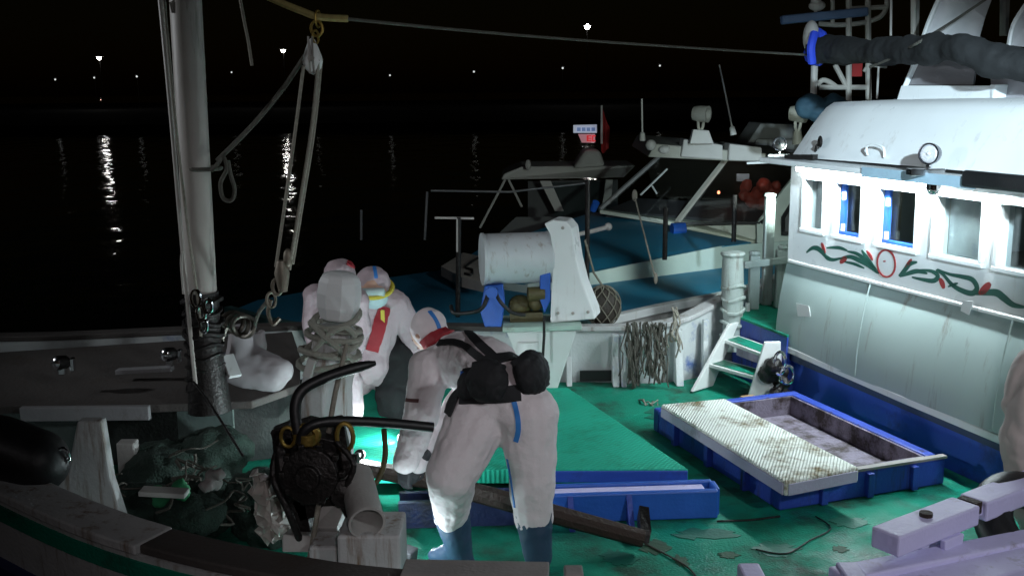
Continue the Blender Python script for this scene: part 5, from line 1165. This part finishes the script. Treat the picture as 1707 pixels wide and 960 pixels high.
def person(name, label, segs, headc, gaze, hr, hands, cov_mat, wr=.03, grow=.0, group=None):
    m = limbs([(p, q, r1 * .72, r2 * .72) for p, q, r1, r2 in segs])
    f, s, u = make_head(m, headc, gaze, hr)
    for wr_, d, n, k in hands: hand(m, wr_, d, n, k)
    body = m.build(name, skin_m, None, origin=None); remesh(body, .0085, 3)
    tag(body, label, 'person', group)
    make_face(body, headc, f, s, u, hr)
    m = limbs(segs, grow + .01)
    # hood: shell round the skull that leaves the face free
    m.ball(headc - f * hr * .28 + u * hr * .08, hr * 1.17, 16, (1, 1, 1.08)); m.capsule(headc - f * hr * .35 - u * hr * .4, (segs[0][0]), hr * .95, hr * .9)
    cov = m.build('coverall', cov_mat, body); remesh(cov, .010, 6, wr * 1.0, .2, True)
    return body, cov, (f, s, u)

# ---- A: the bending worker in front
Y0 = 5.62
A = dict(neck=Q(735, 575, 6.32), chest=Q(765, 600, 6.22), waist=Q(818, 612, 5.92), pel=Q(838, 655, 5.72), hipR=Q(880, 690, 5.64), hipL=Q(798, 690, 5.7),
         kneeR=Q(886, 790, 5.6), kneeL=Q(752, 792, 5.5), btR=Q(889, 862, 5.62), btL=Q(752, 858, 5.72), shL=Q(716, 612, 6.2), elL=Q(702, 690, 6.05), wrL=Q(679, 768, 5.95), shR=Q(812, 600, 6.4), elR=Q(772, 660, 6.55), wrR=Q(700, 772, 6.2))
segA = [(A['neck'], A['chest'], .085, .165), (A['chest'], A['waist'], .175, .165), (A['waist'], A['pel'], .165, .19), (A['pel'], A['hipR'], .19, .165), (A['pel'], A['hipL'], .19, .168),
        (A['hipR'], A['kneeR'], .172, .132), (A['kneeR'], A['btR'], .132, .11), (A['hipL'], A['kneeL'], .182, .142), (A['kneeL'], A['btL'], .14, .1),
        (A['chest'], A['shL'], .15, .112), (A['shL'], A['elL'], .118, .108), (A['elL'], A['wrL'], .108, .075), (A['chest'], A['shR'], .15, .11), (A['shR'], A['elR'], .1, .085), (A['elR'], A['wrR'], .085, .06)]
hA = Q(711, 552, 6.42)
gazeA = Vector((-.62, .35, -.6))
bodyA, covA, (fA, sA, uA) = person('person', 'person in white coverall bending over in front, black harness, dark blue boots', segA, hA, gazeA, .108,
    [(A['wrL'] - UP * .03, Vector((-.25, .0, -1)), Vector((.4, .6, 0)), 1), (A['wrR'], Vector((-.5, -.2, -.8)), Vector((-.2, .6, 0)), -1)], coverall_m, .028)
def gloves(pairs, root):
    for w_, d, n, k in pairs:
        m = MB(); hand(m, w_, d, n, k, .092); m.capsule(w_ - d.normalized() * .05, w_, .05, .045); o = m.build('glove', glove_m, root); remesh(o, .006, 2)
        for v in o.data.vertices: v.co += v.normal * .004
gloves([(A['wrL'] - UP * .03, Vector((-.25, .0, -1)), Vector((.4, .6, 0)), 1), (A['wrR'], Vector((-.5, -.2, -.8)), Vector((-.2, .6, 0)), -1)], bodyA)
for top, ank, td, rt, ra in ((A['btR'] - UP * -.03, Vector((.135, 5.6, DZ + .14)), (.25, 1, 0), .112, .082), (A['btL'] + UP * .03, Q(766, 925, 5.72) , (-.9, .5, 0), .11, .08)):
    m = MB(); boot(m, top, Vector((ank.x, ank.y, DZ + .13)), td, rt, ra); o = m.build('boot', boot_m, bodyA); remesh(o, .011, 4, .012, .06)
bvA = bvh_of(covA)
strap(bvA, [(849, 648), (857, 670), (863, 695), (864, 718), (860, 736)], .028, tape_blue, 'seam_tape', covA, .006)
strap(bvA, [(846, 765), (852, 800), (858, 845)], .016, tape_blue, 'seam_tape', covA, .005)
strap(bvA, [(716, 519), (723, 528), (730, 541), (734, 556)], .024, tape_blue, 'seam_tape', covA, .006)
strap(bvA, [(668, 664), (682, 667), (698, 668)], .022, brown_tape, 'scuff_mark', covA, .004)
# vest collar and yoke
strap(bvA, [(703, 582), (716, 570), (732, 560), (752, 553), (772, 549), (790, 547)], .09, red_vest, 'life_vest', covA, .018)
strap(bvA, [(745, 690), (755, 668), (770, 648), (785, 628), (800, 612)], .1, black_web, 'waist_belt', covA, .014)
strap(bvA, [(800, 605), (825, 600), (850, 596), (872, 598), (900, 612)], .07, black_web, 'waist_belt', covA, .016)
strap(bvA, [(806, 602), (792, 590), (775, 577), (755, 571), (732, 572)], .045, black_web, 'harness_strap', covA, .012)
strap(bvA, [(822, 594), (806, 580), (792, 566), (780, 553)], .05, black_web, 'harness_strap', covA, .012)
strap(bvA, [(768, 662), (800, 660), (830, 658), (868, 655)], .09, black_web, 'harness_strap', covA, .012)
def pouch(px, py, w_, h_, d_, root, bv):
    p, n = hit(bv, px, py)
    if p is None: return
    n = Vector((n.x, n.y, n.z * .4)).normalized(); x = n.cross(UP).normalized(); y = x.cross(n)
    m = MB(); rot = Matrix((x, y, n)).transposed()
    m.ball(p + n * d_ * .4, 1, 16, (w_ * .55, h_ * .52, d_ * .55), rot); m.box(p + n * d_ * .35, (w_ * .75, h_ * .8, d_ * .7), x, y, n)
    o = m.build('pouch', black_web, root); remesh(o, .008, 14, .02, .05)
pouch(872, 624, .25, .25, .15, covA, bvA); pouch(818, 634, .23, .24, .13, covA, bvA); pouch(788, 642, .15, .19, .09, covA, bvA)
p_, n_ = hit(bvA, 783, 640)
m = MB(); m.box(p_ + n_ * .07, (.03, .02, .06)); m.build('blue_clip', blue_bright, covA)

dimmed = mat('dimmed_coverall', (.46, .37, .4), .75, var=.2, scale=3, bump=.45, bscale=22, dirt=(.28, .22, .22), damt=.35)  # darker pinkish coverall copy, paints the rear workers as less lit
# ---- B: kneeling worker with yellow goggle strap
YK = 8.1; fl_z = lidz
B_ = dict(neck=Q(620, 518, YK + .0), chest=Q(628, 548, YK + .03), waist=Q(620, 590, YK - .0), pel=Q(615, 606, YK - .03), hL=Q(604, 618, YK), hR=Q(626, 618, YK), kL=Q(600, 640, YK + .3), kR=Q(636, 632, YK + .3), fL=Q(596, 660, YK - .02), fR=Q(632, 655, YK - .02),
          sL=Q(592, 535, YK), eL=Q(584, 590, YK + .1), wL=Q(600, 630, YK + .2), sR=Q(657, 510, YK + .1), eR=Q(680, 545, YK + .15), wR=Q(694, 590, YK + .1))
segB = [(B_['neck'], B_['chest'], .09, .16), (B_['chest'], B_['waist'], .16, .15), (B_['waist'], B_['pel'], .15, .165), (B_['pel'], B_['hL'], .16, .12), (B_['pel'], B_['hR'], .16, .12),
        (B_['hL'], B_['kL'], .12, .1), (B_['hR'], B_['kR'], .12, .1), (B_['chest'], B_['sL'], .13, .1), (B_['sL'], B_['eL'], .095, .08), (B_['eL'], B_['wL'], .08, .06),
        (B_['chest'], B_['sR'], .14, .125), (B_['sR'], B_['eR'], .13, .095), (B_['eR'], B_['wR'], .095, .06)]
hB = Q(622, 480, YK)
gazeB = Vector((.1, -.92, -.36))
bodyB, covB, (fB, sB, uB) = person('person', 'kneeling person beside the white post, white hood with yellow strap, red vest', segB, hB, gazeB, .125, [(B_['wR'], Vector((.1, -.1, -1)), Vector((0, -1, 0)), 1)], dimmed, .03)
gloves([(B_['wR'], Vector((.1, -.1, -1)), Vector((0, -1, 0)), 1)], bodyB)
m = MB(); m.ball(hB + fB * .05 - uB * .055, .118, 14, (1, 1, .85)); o = m.build('face_mask', mask_m, bodyB); remesh(o, .009, 4, .012, .04)
m = MB(); 
for k in range(1): m.tube([hB + fB * .0 + uB * (.005) + (fB * math.cos(q) * .155 + sB * math.sin(q) * .152) for q in [i * math.pi / 12 for i in range(24)]], .018, 8, close=True)
m.build('goggle_strap', yellow, bodyB, smooth=True)
m = MB(); m.box(hB + fB * .125 + uB * .03, (.19, .05, .085), sB, fB, uB); o = m.build('goggles', mat('goggle_lens', (.4, .5, .5), .15), bodyB, bevel=.02)
bvB = bvh_of(covB)
strap(bvB, [(622, 432), (624, 445), (626, 456), (627, 464)], .026, tape_blue, 'seam_tape', covB, .007)
strap(bvB, [(640, 512), (634, 535), (628, 560), (620, 585)], .1, red_vest, 'life_vest', covB, .02)
strap(bvB, [(596, 548), (608, 549), (618, 548)], .05, black_web, 'harness_strap', covB, .015)
p_, n_ = hit(bvB, 637, 530)
if p_ is not None:
    m = MB(); m.box(p_ + n_ * .03, (.03, .02, .1)); m.build('vest_buckle', yellow, covB)
# added black mass that stands in for the dark gap between the two workers
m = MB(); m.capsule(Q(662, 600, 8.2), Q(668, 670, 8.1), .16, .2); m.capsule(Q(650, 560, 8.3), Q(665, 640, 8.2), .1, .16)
o = m.build('dark_gap_fill', dark_fabric, None); remesh(o, .02, 4, .05, .09); tag(o, 'added black mass filling the dark gap between the kneeling and the bending worker', 'gap filler')

# ---- C: worker mostly hidden behind the white post
YCc = 7.5
Cx = dict(neck=Q(560, 490, YCc), chest=Q(556, 520, YCc), waist=Q(560, 580, YCc), pel=Q(562, 620, YCc), hL=Q(545, 640, YCc), hR=Q(580, 640, YCc), kL=Q(540, 690, YCc), kR=Q(585, 690, YCc), sL=Q(528, 495, YCc), eL=Q(522, 545, YCc), wL=Q(530, 590, YCc - .1), sR=Q(592, 500, YCc), eR=Q(600, 545, YCc), wR=Q(590, 590, YCc - .1))
segC = [(Cx['neck'], Cx['chest'], .09, .16), (Cx['chest'], Cx['waist'], .16, .15), (Cx['waist'], Cx['pel'], .15, .16), (Cx['pel'], Cx['hL'], .16, .11), (Cx['pel'], Cx['hR'], .16, .11), (Cx['hL'], Cx['kL'], .11, .09), (Cx['hR'], Cx['kR'], .11, .09),
        (Cx['chest'], Cx['sL'], .13, .1), (Cx['sL'], Cx['eL'], .09, .08), (Cx['eL'], Cx['wL'], .08, .055), (Cx['chest'], Cx['sR'], .13, .1), (Cx['sR'], Cx['eR'], .09, .08), (Cx['eR'], Cx['wR'], .08, .055)]
hC = Q(566, 466, YCc)
bodyC, covC, (fC, sC, uC) = person('person', 'person in pinkish white coverall almost hidden behind the white mooring post, red collar showing', segC, hC, Vector((-.2, .8, -.5)), .112, [], dimmed, .03)
bvC = bvh_of(covC)
strap(bvC, [(578, 438), (590, 444), (600, 452), (604, 462)], .05, red_vest, 'life_vest', covC, .012)

# ---- D: worker cut by the right edge
YD = 5.35
D = {k: Q(x, y, YD + dy) for k, (x, y, dy) in dict(neck=(1790, 560, .3), chest=(1770, 590, .25), waist=(1745, 650, .1), pel=(1735, 700, 0), hL=(1712, 730, 0), hR=(1780, 735, .05), kL=(1722, 840, -.05), kR=(1790, 845, 0), fL=(1724, 960, .1), fR=(1795, 965, .1),
     sL=(1722, 610, .2), eL=(1700, 675, .1), wL=(1735, 745, -.1), sR=(1820, 600, .3), eR=(1840, 680, .3), wR=(1825, 750, .2)).items()}
segD = [(D['neck'], D['chest'], .085, .17), (D['chest'], D['waist'], .175, .165), (D['waist'], D['pel'], .165, .17), (D['pel'], D['hL'], .17, .14), (D['pel'], D['hR'], .17, .14), (D['hL'], D['kL'], .14, .11), (D['hR'], D['kR'], .14, .11), (D['kL'], D['fL'] + UP * .3, .11, .09), (D['kR'], D['fR'] + UP * .3, .11, .09),
        (D['chest'], D['sL'], .15, .1), (D['sL'], D['eL'], .1, .088), (D['eL'], D['wL'], .088, .06), (D['chest'], D['sR'], .15, .1), (D['sR'], D['eR'], .1, .085), (D['eR'], D['wR'], .085, .06)]
bodyD, covD, _ = person('person', 'person in pale coverall cut off by the right edge of the picture', segD, Q(1800, 520, YD + .3), Vector((.2, .7, -.4)), .11, [(D['wL'], Vector((.5, -.2, -1)), Vector((.2, -1, 0)), 1)], mat('beige_coverall', (.5, .42, .4), .75, var=.1, bump=.2, bscale=14), .025)
for k in ('fL', 'fR'):
    m = MB(); boot(m, D[k] + UP * .32, Vector((D[k].x, D[k].y, DZ + .13)), (.2, 1, 0), .1, .08); o = m.build('boot', boot_m, bodyD); remesh(o, .012, 4)
